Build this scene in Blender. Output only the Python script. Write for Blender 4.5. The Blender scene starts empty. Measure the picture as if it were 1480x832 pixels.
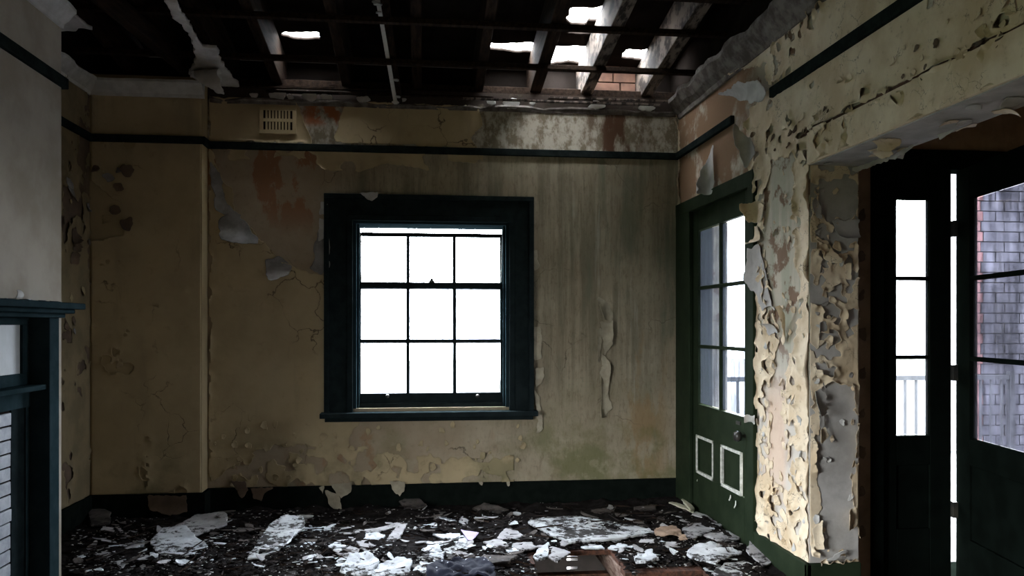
import bpy, bmesh, math, random
import numpy as np
from mathutils import Vector, Matrix

# ------------------------------------------------------------------ camera
SC = bpy.context.scene
COL = SC.collection
EYE, FPX, CX, HY = 1.45, 1145.0, 740.0, 470.0          # eye height, focal length (px), principal column, horizon row
YAW = math.radians(6.38)
cam = bpy.data.cameras.new('camera'); camo = bpy.data.objects.new('camera', cam); COL.objects.link(camo)
camo.location = (0, 0, EYE); camo.rotation_euler = (math.pi/2, 0, -YAW)
cam.sensor_width = 36; cam.lens = 36*FPX/1480; cam.shift_y = (HY-416)/1480
cam.clip_start = .05; cam.clip_end = 300
SC.camera = camo

# ------------------------------------------------------------------ sky, exposure
SKY = 92.0      # zenith radiance; an overcast sky falls to a third of it at the horizon
w = bpy.data.worlds.new('overcast_sky'); SC.world = w; w.use_nodes = True
bg = w.node_tree.nodes['Background']
bg.inputs[0].default_value = (.92, .96, 1.0, 1); 
_n = w.node_tree.nodes; _l = w.node_tree.links
_tc = _n.new('ShaderNodeTexCoord'); _sp = _n.new('ShaderNodeSeparateXYZ'); _l.new(_tc.outputs['Generated'], _sp.inputs[0])
_mx = _n.new('ShaderNodeMath'); _mx.operation = 'MAXIMUM'; _l.new(_sp.outputs[2], _mx.inputs[0]); _mx.inputs[1].default_value = 0
_ma = _n.new('ShaderNodeMath'); _ma.operation = 'MULTIPLY_ADD'; _l.new(_mx.outputs[0], _ma.inputs[0]); _ma.inputs[1].default_value = SKY*2/3; _ma.inputs[2].default_value = SKY/3
_l.new(_ma.outputs[0], bg.inputs[1])
vs = SC.view_settings
vs.view_transform = 'Standard'; vs.look = 'None'; vs.exposure = 0.0; vs.gamma = 1.0; vs.use_curve_mapping = False
SC.cycles.use_denoising = True
SC.cycles.max_bounces = 8; SC.cycles.diffuse_bounces = 5; SC.cycles.transparent_max_bounces = 12
SC.cycles.sample_clamp_indirect = 6.0; SC.cycles.caustics_reflective = False; SC.cycles.caustics_refractive = False

def portal(name, loc, rot, sx, sy):
    # sampling guide for daylight entering an opening; gives off no light of its own
    l = bpy.data.lights.new(name, 'AREA'); l.shape = 'RECTANGLE'; l.size = sx; l.size_y = sy
    l.cycles.is_portal = True
    o = bpy.data.objects.new(name, l); COL.objects.link(o); o.location = loc; o.rotation_euler = rot
R90 = math.pi/2
# area lights shine along local -Z
portal('window_daylight', (.066, 6.75, 1.53), (-R90, 0, 0), 1.3, 1.6)
portal('garden_door_daylight', (2.5, 5.39, 1.52), (0, R90, 0), 1.45, .95)
portal('french_door_daylight', (3.25, 4.6, 1.2), (-R90, 0, 0), 1.4, 2.5)
portal('side_window_daylight', (-2.85, 1.6, 1.05), (0, -R90, 0), 2.0, 2.3)

# ------------------------------------------------------------------ place constants (metres)
YB, YP, XR, XL, XC, YC1, YC0 = 6.29, 6.135, 2.07, -2.44, -2.05, 4.77, 2.95
XO, YJ, YD, XBAY, YREAR = 2.35, 4.07, 4.2, 4.4, -1.6
XPIER = -1.643
ZTOP = 3.30
rnd = random.Random(7); rng = np.random.default_rng(11)

def ray(px, py):
    r = (px-CX)/FPX; u = (HY-py)/FPX
    return Vector((math.sin(YAW)+r*math.cos(YAW), math.cos(YAW)-r*math.sin(YAW), u))
EYEV = Vector((0, 0, EYE))
def on_y(px, py, Y): d = ray(px, py); return EYEV + d*(Y/d.y)
def on_x(px, py, X): d = ray(px, py); return EYEV + d*(X/d.x)
def on_z(px, py, Z): d = ray(px, py); return EYEV + d*((Z-EYE)/d.z)

# ------------------------------------------------------------------ materials
class NT:
    def __init__(s, name):
        s.m = bpy.data.materials.new(name); s.m.use_nodes = True
        s.t = s.m.node_tree; s.n = s.t.nodes; s.b = s.n['Principled BSDF']
        s.geo = s.n.new('ShaderNodeNewGeometry'); s.tc = s.n.new('ShaderNodeTexCoord')
        s.sep = s.n.new('ShaderNodeSeparateXYZ'); s.t.links.new(s.geo.outputs['Position'], s.sep.inputs[0])
        s.P = s.geo.outputs['Position']; s.O = s.tc.outputs['Object']
        s.x, s.y, s.z = s.sep.outputs
    def L(s, a, b): s.t.links.new(a, b)
    def put(s, sock, v):
        if hasattr(v, 'is_output'): s.L(v, sock)
        elif isinstance(v, (tuple, list)) and len(v) == 3 and sock.type == 'RGBA': sock.default_value = (*v, 1)
        else: sock.default_value = v
    def noise(s, scale=5, stretch=(1, 1, 1), detail=6, rough=.6, seed=0, coord=None, dist=0):
        mp = s.n.new('ShaderNodeMapping'); mp.inputs['Scale'].default_value = stretch; mp.inputs['Location'].default_value = (seed*3.7, seed*1.3, seed*2.1)
        s.L(coord or s.P, mp.inputs[0])
        t = s.n.new('ShaderNodeTexNoise'); t.inputs['Scale'].default_value = scale; t.inputs['Detail'].default_value = detail
        t.inputs['Roughness'].default_value = rough; t.inputs['Distortion'].default_value = dist
        s.L(mp.outputs[0], t.inputs['Vector']); return t.outputs['Fac']
    def cracks(s, scale=4, width=.02, seed=0, coord=None):
        nz = s.n.new('ShaderNodeTexNoise'); nz.inputs['Scale'].default_value = scale*1.3; nz.inputs['Detail'].default_value = 5
        s.L(coord or s.P, nz.inputs['Vector'])
        mx = s.n.new('ShaderNodeVectorMath'); mx.operation = 'MULTIPLY_ADD'
        s.L(nz.outputs['Color'], mx.inputs[0]); mx.inputs[1].default_value = (.35,)*3; s.L(coord or s.P, mx.inputs[2])
        v = s.n.new('ShaderNodeTexVoronoi'); v.feature = 'DISTANCE_TO_EDGE'; v.inputs['Scale'].default_value = scale
        s.L(mx.outputs[0], v.inputs['Vector'])
        return s.ss(v.outputs['Distance'], width, 0)
    def ss(s, v, a, b):
        r = s.n.new('ShaderNodeMapRange'); r.interpolation_type = 'SMOOTHSTEP'
        inv = a > b
        r.inputs['From Min'].default_value = min(a, b); r.inputs['From Max'].default_value = max(a, b)
        r.inputs['To Min'].default_value = 1. if inv else 0.; r.inputs['To Max'].default_value = 0. if inv else 1.
        s.L(v, r.inputs['Value']); return r.outputs[0]
    def op(s, o, a, b=0.):
        m = s.n.new('ShaderNodeMath'); m.operation = o; s.put(m.inputs[0], a); s.put(m.inputs[1], b); return m.outputs[0]
    def mul(s, *a):
        r = a[0]
        for b in a[1:]: r = s.op('MULTIPLY', r, b)
        return r
    def mix(s, f, a, b):
        m = s.n.new('ShaderNodeMix'); m.data_type = 'RGBA'
        s.put(m.inputs[0], f); s.put(m.inputs[6], a); s.put(m.inputs[7], b); return m.outputs[2]
    def band(s, v, a, b, soft=.05): return s.mul(s.ss(v, a-soft, a+soft), s.ss(v, b+soft, b-soft))
    def done(s, col, rough=.9, bump=None, bstr=.3, bdist=.01, spec=.3):
        s.put(s.b.inputs['Base Color'], col); s.put(s.b.inputs['Roughness'], rough)
        s.b.inputs['Specular IOR Level'].default_value = spec
        if bump is not None:
            b = s.n.new('ShaderNodeBump'); b.inputs['Strength'].default_value = bstr; b.inputs['Distance'].default_value = bdist
            s.L(bump, b.inputs['Height']); s.L(b.outputs[0], s.b.inputs['Normal'])
        return s.m

def simple(name, c1, c2, scale=8, rough=.85, stretch=(1, 1, 1), bstr=.25, spec=.3, lo=.35, hi=.65, obj=False):
    k = NT(name); co = k.O if obj else k.P
    n = k.noise(scale, stretch, 7, coord=co)
    n2 = k.noise(scale*5, stretch, 4, coord=co, seed=2)
    return k.done(k.mix(k.ss(n, lo, hi), c1, c2), rough, k.op('ADD', n, k.mul(n2, .4)), bstr, .008, spec)

M = {}
M['cream'] = None
def mk_cream():
    k = NT('cream_paint')
    n = k.noise(2.2, seed=1); n2 = k.noise(14, seed=3); st = k.noise(5, (1, 1, .18), seed=4)
    c = k.mix(k.ss(n, .3, .7), (.50, .40, .235), (.40, .315, .18))
    c = k.mix(k.mul(k.ss(st, .55, .75), .45), c, (.26, .22, .14))
    c = k.mix(k.mul(k.ss(n2, .6, .75), .35), c, (.30, .22, .12))
    region = k.ss(k.noise(1.6, seed=6), .5, .62)
    cr = k.mul(k.cracks(3.2, .018), region)
    c = k.mix(k.mul(cr, .85), c, (.07, .05, .03))
    low = k.mul(k.ss(k.z, .75, .2), k.ss(k.noise(3, seed=9), .45, .62))
    c = k.mix(k.mul(low, .6), c, (.13, .13, .06))
    h = k.op('SUBTRACT', k.mul(n2, .5), cr)
    return k.done(c, .75, h, .35, .008)
M['cream'] = mk_cream()
def mk_pale():   # paint on the doorway pier
    k = NT('pale_cream_paint')
    n = k.noise(4, seed=1); n2 = k.noise(25, seed=3)
    c = k.mix(k.ss(n, .35, .65), (.80, .68, .50), (.63, .49, .315))
    c = k.mix(k.mul(k.ss(n2, .58, .72), .5), c, (.36, .25, .14))
    cr = k.mul(k.cracks(7, .02), k.ss(k.noise(5, seed=6), .48, .6))
    c = k.mix(k.mul(cr, .85), c, (.10, .07, .045))
    return k.done(c, .7, k.op('SUBTRACT', k.mul(n2, .4), cr), .35, .006)
M['pale'] = mk_pale()
def mk_back():   # bare, damp plaster of the window wall
    k = NT('mouldy_plaster')
    n = k.noise(2.5, seed=2); fine = k.noise(30, seed=5)
    c = k.mix(k.ss(n, .35, .65), (.40, .325, .225), (.335, .26, .17))
    # orange-brown render where the skim has gone
    patch = k.mul(k.ss(k.noise(4, (1, 1, .5), seed=12), .53, .58), k.ss(k.z, 2.1, 2.4), k.ss(k.x, -.4, -.9))
    c = k.mix(k.mul(patch, .8), c, (.30, .13, .055))
    patch2 = k.mul(k.ss(k.noise(3.5, (1, 1, .8), seed=22), .54, .62), k.ss(k.z, .75, .55))
    c = k.mix(k.mul(patch2, .6), c, (.33, .18, .09))
    right = k.ss(k.x, -.2, 1.0)
    upper = k.mul(k.ss(k.z, 2.35, 2.5), k.ss(k.x, -.9, -.4))
    damp = k.op('MAXIMUM', right, upper)
    c = k.mix(damp, c, k.mix(k.ss(n, .3, .7), (.42, .36, .255), (.32, .265, .18)))
    s1 = k.noise(6.5, (1, 1, .07), 5, .65, seed=7); s2 = k.noise(15, (1, 1, .04), 5, .7, seed=8)
    cl = k.noise(1.7, (1, 1, .7), 4, seed=15)
    streak = k.mul(k.ss(k.op('ADD', k.mul(s1, .55), k.mul(s2, .45)), .42, .58), k.ss(cl, .28, .6))
    streak = k.mul(streak, damp, k.ss(k.z, .15, 1.3))
    c = k.mix(k.mul(streak, .62), c, (.115, .11, .07))
    gr = k.mul(k.ss(k.noise(34, (1, 1, .3), 6, .75, seed=41), .48, .66), damp)
    c = k.mix(k.mul(gr, .45), c, (.15, .12, .075))
    grn = k.mul(k.ss(k.noise(5, (1, 1, .16), 5, seed=43), .5, .62), k.ss(k.x, .8, 1.5), k.ss(k.z, .4, 1.2))
    c = k.mix(k.mul(grn, .5), c, (.13, .15, .10))
    s3 = k.noise(9, (1, 1, .05), 5, .65, seed=31)
    c = k.mix(k.mul(k.ss(s3, .58, .68), k.ss(k.x, .9, 1.2), .5), c, (.50, .48, .40))
    rust = k.mul(k.band(k.x, 1.62, 1.95, .12), k.ss(k.z, 1.7, 1.1), k.ss(k.noise(5, (1, 1, .35), seed=18), .48, .6))
    c = k.mix(k.mul(rust, .6), c, (.30, .185, .075))
    alg = k.mul(k.ss(k.z, 1.15, .35), k.ss(k.noise(2.6, seed=19), .42, .62), k.ss(k.x, -1.3, .6))
    c = k.mix(k.mul(alg, .75), c, (.135, .14, .05))
    bl = k.mul(k.ss(k.z, .75, .3), k.ss(k.noise(9, seed=20), .54, .64))
    c = k.mix(k.mul(bl, .35), c, (.42, .38, .27))
    # frieze above the rail: pale with brown runs
    fr = k.ss(k.z, 2.84, 2.86)
    frc = k.mix(k.ss(k.noise(13, (1, 1, .6), 8, .7, seed=23), .42, .6), (.46, .42, .34), (.20, .165, .11))
    run = k.mul(k.band(k.x, 1.35, 1.75, .14), k.ss(k.noise(9, (1, 1, .3), seed=25), .42, .55))
    frc = k.mix(run, frc, (.11, .055, .03))
    org = k.mul(k.band(k.x, -.92, -.62, .06), k.ss(k.z, 2.98, 3.04), k.ss(k.noise(8, seed=26), .38, .5))
    frc = k.mix(org, frc, (.33, .12, .05))
    c = k.mix(fr, c, frc)
    burnt = k.ss(k.op('ADD', k.z, k.mul(k.noise(11, seed=44), .10)), 3.215, 3.245)  # wall head darkened in colour for the unlit gap under the rafters
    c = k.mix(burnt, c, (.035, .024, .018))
    c = k.mix(k.mul(k.ss(fine, .56, .72), .25), c, (.12, .105, .07))
    cr = k.mul(k.cracks(2.3, .008), k.ss(k.noise(1.5, seed=27), .54, .62))
    c = k.mix(k.mul(cr, .7), c, (.07, .055, .035))
    return k.done(c, .92, k.op('SUBTRACT', k.op('ADD', k.mul(n, .5), k.mul(fine, .5)), k.mul(cr, .8)), .35, .008)
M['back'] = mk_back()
def mk_right():  # bare plaster under the peeling paint by the doors
    k = NT('bare_plaster')
    n = k.noise(3, seed=2); fine = k.noise(28, seed=5)
    c = k.mix(k.ss(n, .35, .65), (.55, .50, .40), (.46, .42, .33))
    st = k.noise(10, (1, 1, .12), seed=6)
    c = k.mix(k.mul(k.ss(st, .45, .62), k.band(k.z, 1.1, 2.3, .3), .6), c, (.33, .345, .25))
    c = k.mix(k.mul(k.ss(k.noise(8, seed=8), .52, .60), .85), c, (.17, .085, .045))
    top = k.mul(k.ss(k.z, 2.25, 2.45), k.ss(k.y, 4.6, 4.9))
    c = k.mix(k.mul(top, k.ss(k.noise(4, seed=9), .3, .5)), c, (.24, .145, .08))
    c = k.mix(k.mul(k.ss(k.z, 1.5, .9), .7), c, (.66, .61, .55))
    c = k.mix(k.mul(k.band(k.z, .5, 1.1, .15), k.band(k.y, 4.35, 4.6, .05), .6), c, (.72, .50, .34))
    return k.done(c, .92, k.op('ADD', k.mul(n, .5), k.mul(fine, .5)), .35, .008)
M['bare'] = mk_right()
M['cornice_dirt'] = simple('dirty_cornice_plaster', (.19, .17, .15), (.075, .062, .052), 12)
M['slate_paper'] = simple('slate_grey_paper', (.30, .29, .275), (.20, .19, .18), 10)
M['leaf_black'] = simple('black_door_paint', (.0035, .005, .004), (.005, .0075, .006), 8, .7, bstr=.1, spec=0)
M['screen'] = simple('blue_grey_boards', (.045, .054, .068), (.034, .041, .053), 3)
M['base_black'] = simple('black_skirting_paint', (.0055, .0075, .0062), (.0085, .0115, .0095), 12, .7, bstr=.1, spec=0)
M['bay_plaster'] = simple('brown_bay_plaster', (.34, .23, .145), (.22, .145, .09), 6)
M['dull_paint'] = simple('dull_peeling_paint', (.46, .41, .30), (.33, .29, .21), 12)
M['grey_plaster'] = simple('grey_plaster', (.50, .48, .45), (.37, .35, .32), 7)
M['dim_ochre'] = simple('dim_ochre_paint', (.26, .20, .11), (.19, .145, .08), 5)  # brownish coat; the alcove's dimness is put into its colour
M['white_plaster'] = simple('white_plaster', (.60, .59, .56), (.46, .45, .42), 9, obj=True)
M['breast'] = simple('grimy_white_paint', (.42, .375, .305), (.33, .285, .22), 3)
M['brown_plaster'] = simple('brown_plaster', (.17, .115, .075), (.10, .07, .048), 5)
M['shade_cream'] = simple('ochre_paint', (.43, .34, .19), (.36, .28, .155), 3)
M['black_green'] = simple('black_green_paint', (.011, .016, .017), (.017, .024, .025), 12, .7, bstr=.1, spec=0)
M['teal'] = simple('dark_teal_paint', (.016, .029, .033), (.024, .040, .045), 9, .6, bstr=.1, spec=0)
M['door_green'] = simple('dark_green_gloss', (.0145, .0225, .012), (.021, .031, .0165), 8, .6, bstr=.12, spec=.04)
M['rail'] = simple('rail_paint', (.012, .016, .016), (.02, .026, .025), 14, .6, bstr=.2, spec=0)
M['bead'] = simple('flaked_white_bead', (.70, .70, .64), (.48, .48, .42), 30, .8)
M['timber'] = simple('old_dark_timber', (.030, .019, .013), (.012, .008, .006), 6, .9, (6, .6, 6), .5, spec=.05)
M['timber_pale'] = simple('limewashed_timber', (.17, .135, .11), (.022, .016, .013), 9, .9, (3, .8, 1), .5, lo=.42, hi=.58)
M['timber_red'] = simple('weathered_red_timber', (.12, .062, .042), (.06, .032, .022), 5, .9, (1, 1, 1), .4)
M['soot'] = simple('sooty_roof_lining', (.012, .0095, .008), (.02, .016, .014), 4, .95, spec=0)
M['char'] = simple('charred_litter', (.006, .005, .0048), (.014, .0115, .0105), 22, .95, bstr=.8, spec=.05)
M['board'] = simple('charred_floorboard', (.022, .014, .011), (.010, .007, .006), 5, .9, (.5, 8, 8), .5)
M['rot'] = simple('rotten_red_wood', (.13, .055, .033), (.05, .025, .017), 12, .9, (4, .8, 4), .6)
M['rot_pale'] = simple('split_pale_wood', (.33, .24, .19), (.14, .08, .06), 10, .9, (1, 1, 5), .5)
M['earth'] = simple('subfloor_earth', (.04, .03, .025), (.02, .016, .013), 6)
M['brass'] = simple('dull_black_iron', (.02, .02, .02), (.05, .045, .035), 20, .35, spec=.6)
M['concrete'] = simple('pale_concrete', (.07, .07, .073), (.055, .055, .058), 3)
M['grass'] = simple('dull_grass', (.025, .03, .018), (.018, .022, .013), 2)
M['rail_metal'] = simple('grey_railing_paint', (.034, .036, .039), (.042, .044, .047), 9)
M['brick_grey'] = simple('grey_brick', (.028, .028, .034), (.05, .05, .057), 6)
M['brick_red'] = simple('red_brick', (.10, .048, .044), (.12, .06, .056), 6)
M['mortar'] = simple('mortar', (.065, .065, .07), (.05, .05, .056), 6)
M['hearth_brick'] = simple('glazed_grey_brick', (.42, .44, .47), (.28, .30, .33), 14, .5)
M['mirror_paint'] = simple('cream_panel_paint', (.62, .64, .64), (.52, .54, .53), 4, .6)
M['cloth'] = None
def plaster_dirty(name, c1, c2, amt):
    k = NT(name); n = k.noise(9, coord=k.O); d = k.noise(26, coord=k.O, seed=4, detail=8, rough=.7)
    big = k.noise(5, coord=k.O, seed=9, detail=5)
    c = k.mix(k.ss(n, .35, .65), c1, c2)
    dirt = k.ss(k.op('ADD', k.mul(d, .5), k.mul(big, .5)), amt+.04, amt-.03)
    c = k.mix(dirt, c, (.02, .017, .015))
    return k.done(c, .9, k.op('ADD', d, n), .4, .008)
M['deb_white'] = plaster_dirty('broken_plaster_white', (.66, .69, .71), (.46, .48, .50), .44)
M['deb_grey'] = plaster_dirty('broken_plaster_grey', (.42, .41, .41), (.30, .29, .29), .43)
M['deb_litter'] = plaster_dirty('littered_plasterboard', (.56, .58, .58), (.40, .41, .41), .485)
M['deb_tan'] = plaster_dirty('brown_paper_scrap', (.34, .24, .17), (.22, .15, .10), .38)
M['deb_dark'] = plaster_dirty('smoked_plaster', (.10, .085, .075), (.055, .046, .04), .45)
M['deb_lilac'] = simple('lilac_card', (.52, .42, .66), (.44, .36, .56), 9)
M['deb_cream'] = simple('cream_board_offcut', (.55, .53, .40), (.40, .38, .27), 9)
def mk_cloth():
    k = NT('speckled_navy_cloth')
    v = k.n.new('ShaderNodeTexVoronoi'); v.inputs['Scale'].default_value = 26; k.L(k.O, v.inputs['Vector'])
    dot = k.ss(v.outputs['Distance'], .15, .09)
    return k.done(k.mix(dot, (.008, .010, .022), (.5, .52, .58)), .9, k.noise(12, coord=k.O), .5)
M['cloth'] = mk_cloth()
def mk_glass(name, lo, hi, tint=(.86, .9, 1.0), streak=.1, clear=(.95, .97, 1), film=(.4, .4, .42)):
    k = NT(name); k.n.remove(k.b)
    out = [n for n in k.n if n.type == 'OUTPUT_MATERIAL'][0]
    tr = k.n.new('ShaderNodeBsdfTransparent'); tr.inputs[0].default_value = (*clear, 1)
    tl = k.n.new('ShaderNodeBsdfTranslucent'); tl.inputs[0].default_value = (*tint, 1)
    df = k.n.new('ShaderNodeBsdfDiffuse'); df.inputs[0].default_value = (*film, 1)
    gl = k.n.new('ShaderNodeBsdfGlossy'); gl.inputs['Roughness'].default_value = .08
    m0 = k.n.new('ShaderNodeMixShader'); m0.inputs[0].default_value = .35; k.L(tl.outputs[0], m0.inputs[1]); k.L(df.outputs[0], m0.inputs[2])
    s = k.noise(16, (1, 1, streak), 7, .7, seed=3); s2 = k.noise(3, seed=5)
    f = k.n.new('ShaderNodeMapRange'); k.L(k.op('ADD', k.mul(s, .6), k.mul(s2, .4)), f.inputs[0])
    f.inputs[1].default_value = .38; f.inputs[2].default_value = .62; f.inputs[3].default_value = lo; f.inputs[4].default_value = hi
    m1 = k.n.new('ShaderNodeMixShader'); k.L(f.outputs[0], m1.inputs[0]); k.L(tr.outputs[0], m1.inputs[1]); k.L(m0.outputs[0], m1.inputs[2])
    m2 = k.n.new('ShaderNodeMixShader'); m2.inputs[0].default_value = .03; k.L(m1.outputs[0], m2.inputs[1]); k.L(gl.outputs[0], m2.inputs[2])
    k.L(m2.outputs[0], out.inputs[0]); return k.m
M['glass'] = mk_glass('dusty_window_glass', .03, .14)
M['glass_door'] = mk_glass('streaked_door_glass', .2, .75, (.030, .035, .043), .06, (.86, .9, .97), (.1, .1, .11))
M['glass_side'] = mk_glass('hazy_side_glass', .1, .35, (.04, .042, .045), .1)
M['glass_leaf'] = mk_glass('grimy_door_glass', .25, .75, (.06, .06, .072), .12, (.85, .86, .95), (.1, .1, .11))

# ------------------------------------------------------------------ object helpers
def wloc(o):
    v = Vector((0, 0, 0))
    while o is not None: v += o.location; o = o.parent
    return v
def tag(o, label=None, cat=None, group=None, kind=None):
    if label: o['label'] = label
    if cat: o['category'] = cat
    if group: o['group'] = group
    if kind: o['kind'] = kind
    return o
def empty(name, loc, label=None, cat=None, group=None, kind=None):
    o = bpy.data.objects.new(name, None); COL.objects.link(o); o.location = loc; o.empty_display_size = .1
    return tag(o, label, cat, group, kind)
def link(name, me, mat, parent=None, loc=None, smooth=False):
    o = bpy.data.objects.new(name, me); COL.objects.link(o)
    if mat is not None and not me.materials: me.materials.append(M[mat] if isinstance(mat, str) else mat)
    if parent is not None:
        o.parent = parent
    o.location = (Vector(loc) if loc is not None else Vector((0, 0, 0))) - (wloc(parent) if parent is not None else Vector((0, 0, 0)))
    if smooth: me.shade_smooth()
    return o
def bev(o, wd=.004, seg=2):
    b = o.modifiers.new('bevel', 'BEVEL'); b.width = wd; b.segments = seg; b.limit_method = 'ANGLE'; return o
def boxes_mesh(name, items, c):
    vs_, fs = [], []
    for lo, hi in items:
        n = len(vs_)
        for i in range(8):
            vs_.append(((hi if i & 1 else lo)[0]-c[0], (hi if i & 2 else lo)[1]-c[1], (hi if i & 4 else lo)[2]-c[2]))
        for f in ((0, 2, 3, 1), (4, 5, 7, 6), (0, 1, 5, 4), (2, 6, 7, 3), (0, 4, 6, 2), (1, 3, 7, 5)): fs.append([n+k for k in f])
    me = bpy.data.meshes.new(name); me.from_pydata(vs_, [], fs); me.update(); return me
def box(name, lo, hi, mat, parent=None, bevel=0):
    lo2 = [min(a, b) for a, b in zip(lo, hi)]; hi2 = [max(a, b) for a, b in zip(lo, hi)]
    c = [(a+b)/2 for a, b in zip(lo2, hi2)]
    o = link(name, boxes_mesh(name, [(lo2, hi2)], c), mat, parent, c)
    if bevel: bev(o, bevel)
    return o
def boxes(name, items, mat, parent=None, bevel=0):
    c = [(min(i[0][k] for i in items)+max(i[1][k] for i in items))/2 for k in range(3)]
    o = link(name, boxes_mesh(name, items, c), mat, parent, c)
    if bevel: bev(o, bevel)
    return o
def beam(name, p, q, wd, dp, mat, parent=None, bevel=0, up=(0, 0, 1)):
    p, q = Vector(p), Vector(q); d = (q-p); L = d.length; d.normalize()
    s = d.cross(Vector(up)).normalized(); u = s.cross(d)
    me = boxes_mesh(name, [((-wd/2, 0, -dp/2), (wd/2, L, dp/2))], (0, 0, 0))
    rot = Matrix((s, d, u)).transposed()
    me.transform(rot.to_4x4())
    o = link(name, me, mat, parent, p)
    if bevel: bev(o, bevel)
    return o
def lathe(name, prof, mat, parent, loc, axis='Z', seg=20):
    vs_, fs = [], []; n = len(prof)
    for i in range(seg):
        a = 2*math.pi*i/seg
        for r, h in prof:
            p = (r*math.cos(a), r*math.sin(a), h)
            vs_.append({'Z': p, '-X': (-p[2], p[0], p[1]), '-Y': (p[0], -p[2], p[1])}[axis])
    for i in range(seg):
        j = (i+1) % seg
        for k in range(n-1): fs.append((i*n+k, j*n+k, j*n+k+1, i*n+k+1))
    fs.append([i*n for i in range(seg)][::-1]); fs.append([i*n+n-1 for i in range(seg)])
    me = bpy.data.meshes.new(name); me.from_pydata(vs_, [], fs); me.update()
    return link(name, me, mat, parent, loc, True)
def prism(name, pts_xz, y0, y1, mat, parent=None):
    n = len(pts_xz); vs_ = [(x, y0, z) for x, z in pts_xz]+[(x, y1, z) for x, z in pts_xz]
    fs = [list(range(n)), list(range(2*n-1, n-1, -1))]+[[i, i+n, (i+1) % n+n, (i+1) % n] for i in range(n)]
    me = bpy.data.meshes.new(name); me.from_pydata(vs_, [], fs); me.update(); return link(name, me, mat, parent)

# ---- noise and peeled sheets
TAB = rng.random((256, 256))
def vnoise(u, v, seed=0):
    u = np.asarray(u)+seed*17.31; v = np.asarray(v)+seed*9.17
    i = np.floor(u).astype(int); j = np.floor(v).astype(int); a = u-i; b = v-j
    a = a*a*(3-2*a); b = b*b*(3-2*b)
    g = lambda x, y: TAB[x & 255, y & 255]
    return (g(i, j)*(1-a)+g(i+1, j)*a)*(1-b)+(g(i, j+1)*(1-a)+g(i+1, j+1)*a)*b
def fbm(u, v, scale, octv=4, seed=0, gain=.55):
    s = 0; a = 1; t = 0
    for o in range(octv):
        s = s+a*vnoise(np.asarray(u)*scale, np.asarray(v)*scale, seed+o*3); t += a; a *= gain; scale *= 2.03
    return s/t
def sdf(u, v, pts):
    """positive inside the polygon, distance in metres"""
    d = np.full(u.shape, 1e9); ins = np.zeros(u.shape, bool); n = len(pts)
    for i in range(n):
        ax, ay = pts[i]; bx, by = pts[(i+1) % n]
        ex, ey = bx-ax, by-ay; L = ex*ex+ey*ey+1e-12
        t = np.clip(((u-ax)*ex+(v-ay)*ey)/L, 0, 1)
        d = np.minimum(d, np.hypot(u-ax-t*ex, v-ay-t*ey))
        if ay != by:
            c = ((ay > v) != (by > v)) & (u < (bx-ax)*(v-ay)/(by-ay)+ax); ins ^= c
    return np.where(ins, d, -d)
def torn(u, v, cell, prob, seed=0, warp=.35):
    '''angular flakes: positive where the paint stays, distance to the torn edge'''
    u = u+(fbm(u, v, 1.2/cell, 3, seed+2)-.5)*cell*warp*2; v = v+(fbm(u, v, 1.2/cell, 3, seed+7)-.5)*cell*warp*2
    iu = np.floor(u/cell).astype(int); iv = np.floor(v/cell).astype(int)
    dk = np.full(u.shape, 9.); dd = np.full(u.shape, 9.)
    for di in range(-2, 3):
        for dj in range(-2, 3):
            a, b = iu+di, iv+dj
            su = (a+TAB[(a+seed*5) & 255, (b+11) & 255])*cell; sv = (b+TAB[(a+77) & 255, (b+seed*3) & 255])*cell
            keep = TAB[(a+150+seed) & 255, (b+31) & 255] < prob(su, sv)
            d = np.hypot(u-su, v-sv)
            dk = np.where(keep, np.minimum(dk, d), dk); dd = np.where(keep, dd, np.minimum(dd, d))
    return np.clip((dd-dk)*.5, -.2, .2)
PLANES = {   # name: (u,v,h) -> xyz
    'back': lambda u, v, h: (u, YB-h, v), 'pier': lambda u, v, h: (u, YP-h, v), 'left': lambda u, v, h: (XL+h, u, v),
    'right': lambda u, v, h: (XR-h, u, v), 'jamb': lambda u, v, h: (u, YJ-h, v), 'floor': lambda u, v, h: (u, v, h),
    'soffit': lambda u, v, h: (u, v, 2.32-h), 'ceil': lambda u, v, h: (u, v, 3.27-h), 'frieze': lambda u, v, h: (u, YB-h, v),
    'skirt': lambda u, v, h: (u, YB-.03-h, v), 'french': lambda u, v, h: (u, YD-h, v)}
def uv_of(plane, px, py, z=0.0):
    if plane in ('back', 'frieze', 'skirt'): p = on_y(px, py, YB); return p.x, p.z
    if plane == 'pier': p = on_y(px, py, YP); return p.x, p.z
    if plane == 'jamb': p = on_y(px, py, YJ); return p.x, p.z
    if plane == 'french': p = on_y(px, py, YD); return p.x, p.z
    if plane == 'left': p = on_x(px, py, XL); return p.y, p.z
    if plane == 'right': p = on_x(px, py, XR); return p.y, p.z
    if plane == 'floor': p = on_z(px, py, z); return p.x, p.y
    if plane == 'soffit': p = on_z(px, py, 2.32); return p.x, p.y
    if plane == 'ceil': p = on_z(px, py, 3.27); return p.x, p.y
def uvs(plane, pts, z=0.0): return [uv_of(plane, a, b, z) for a, b in pts]
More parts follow.
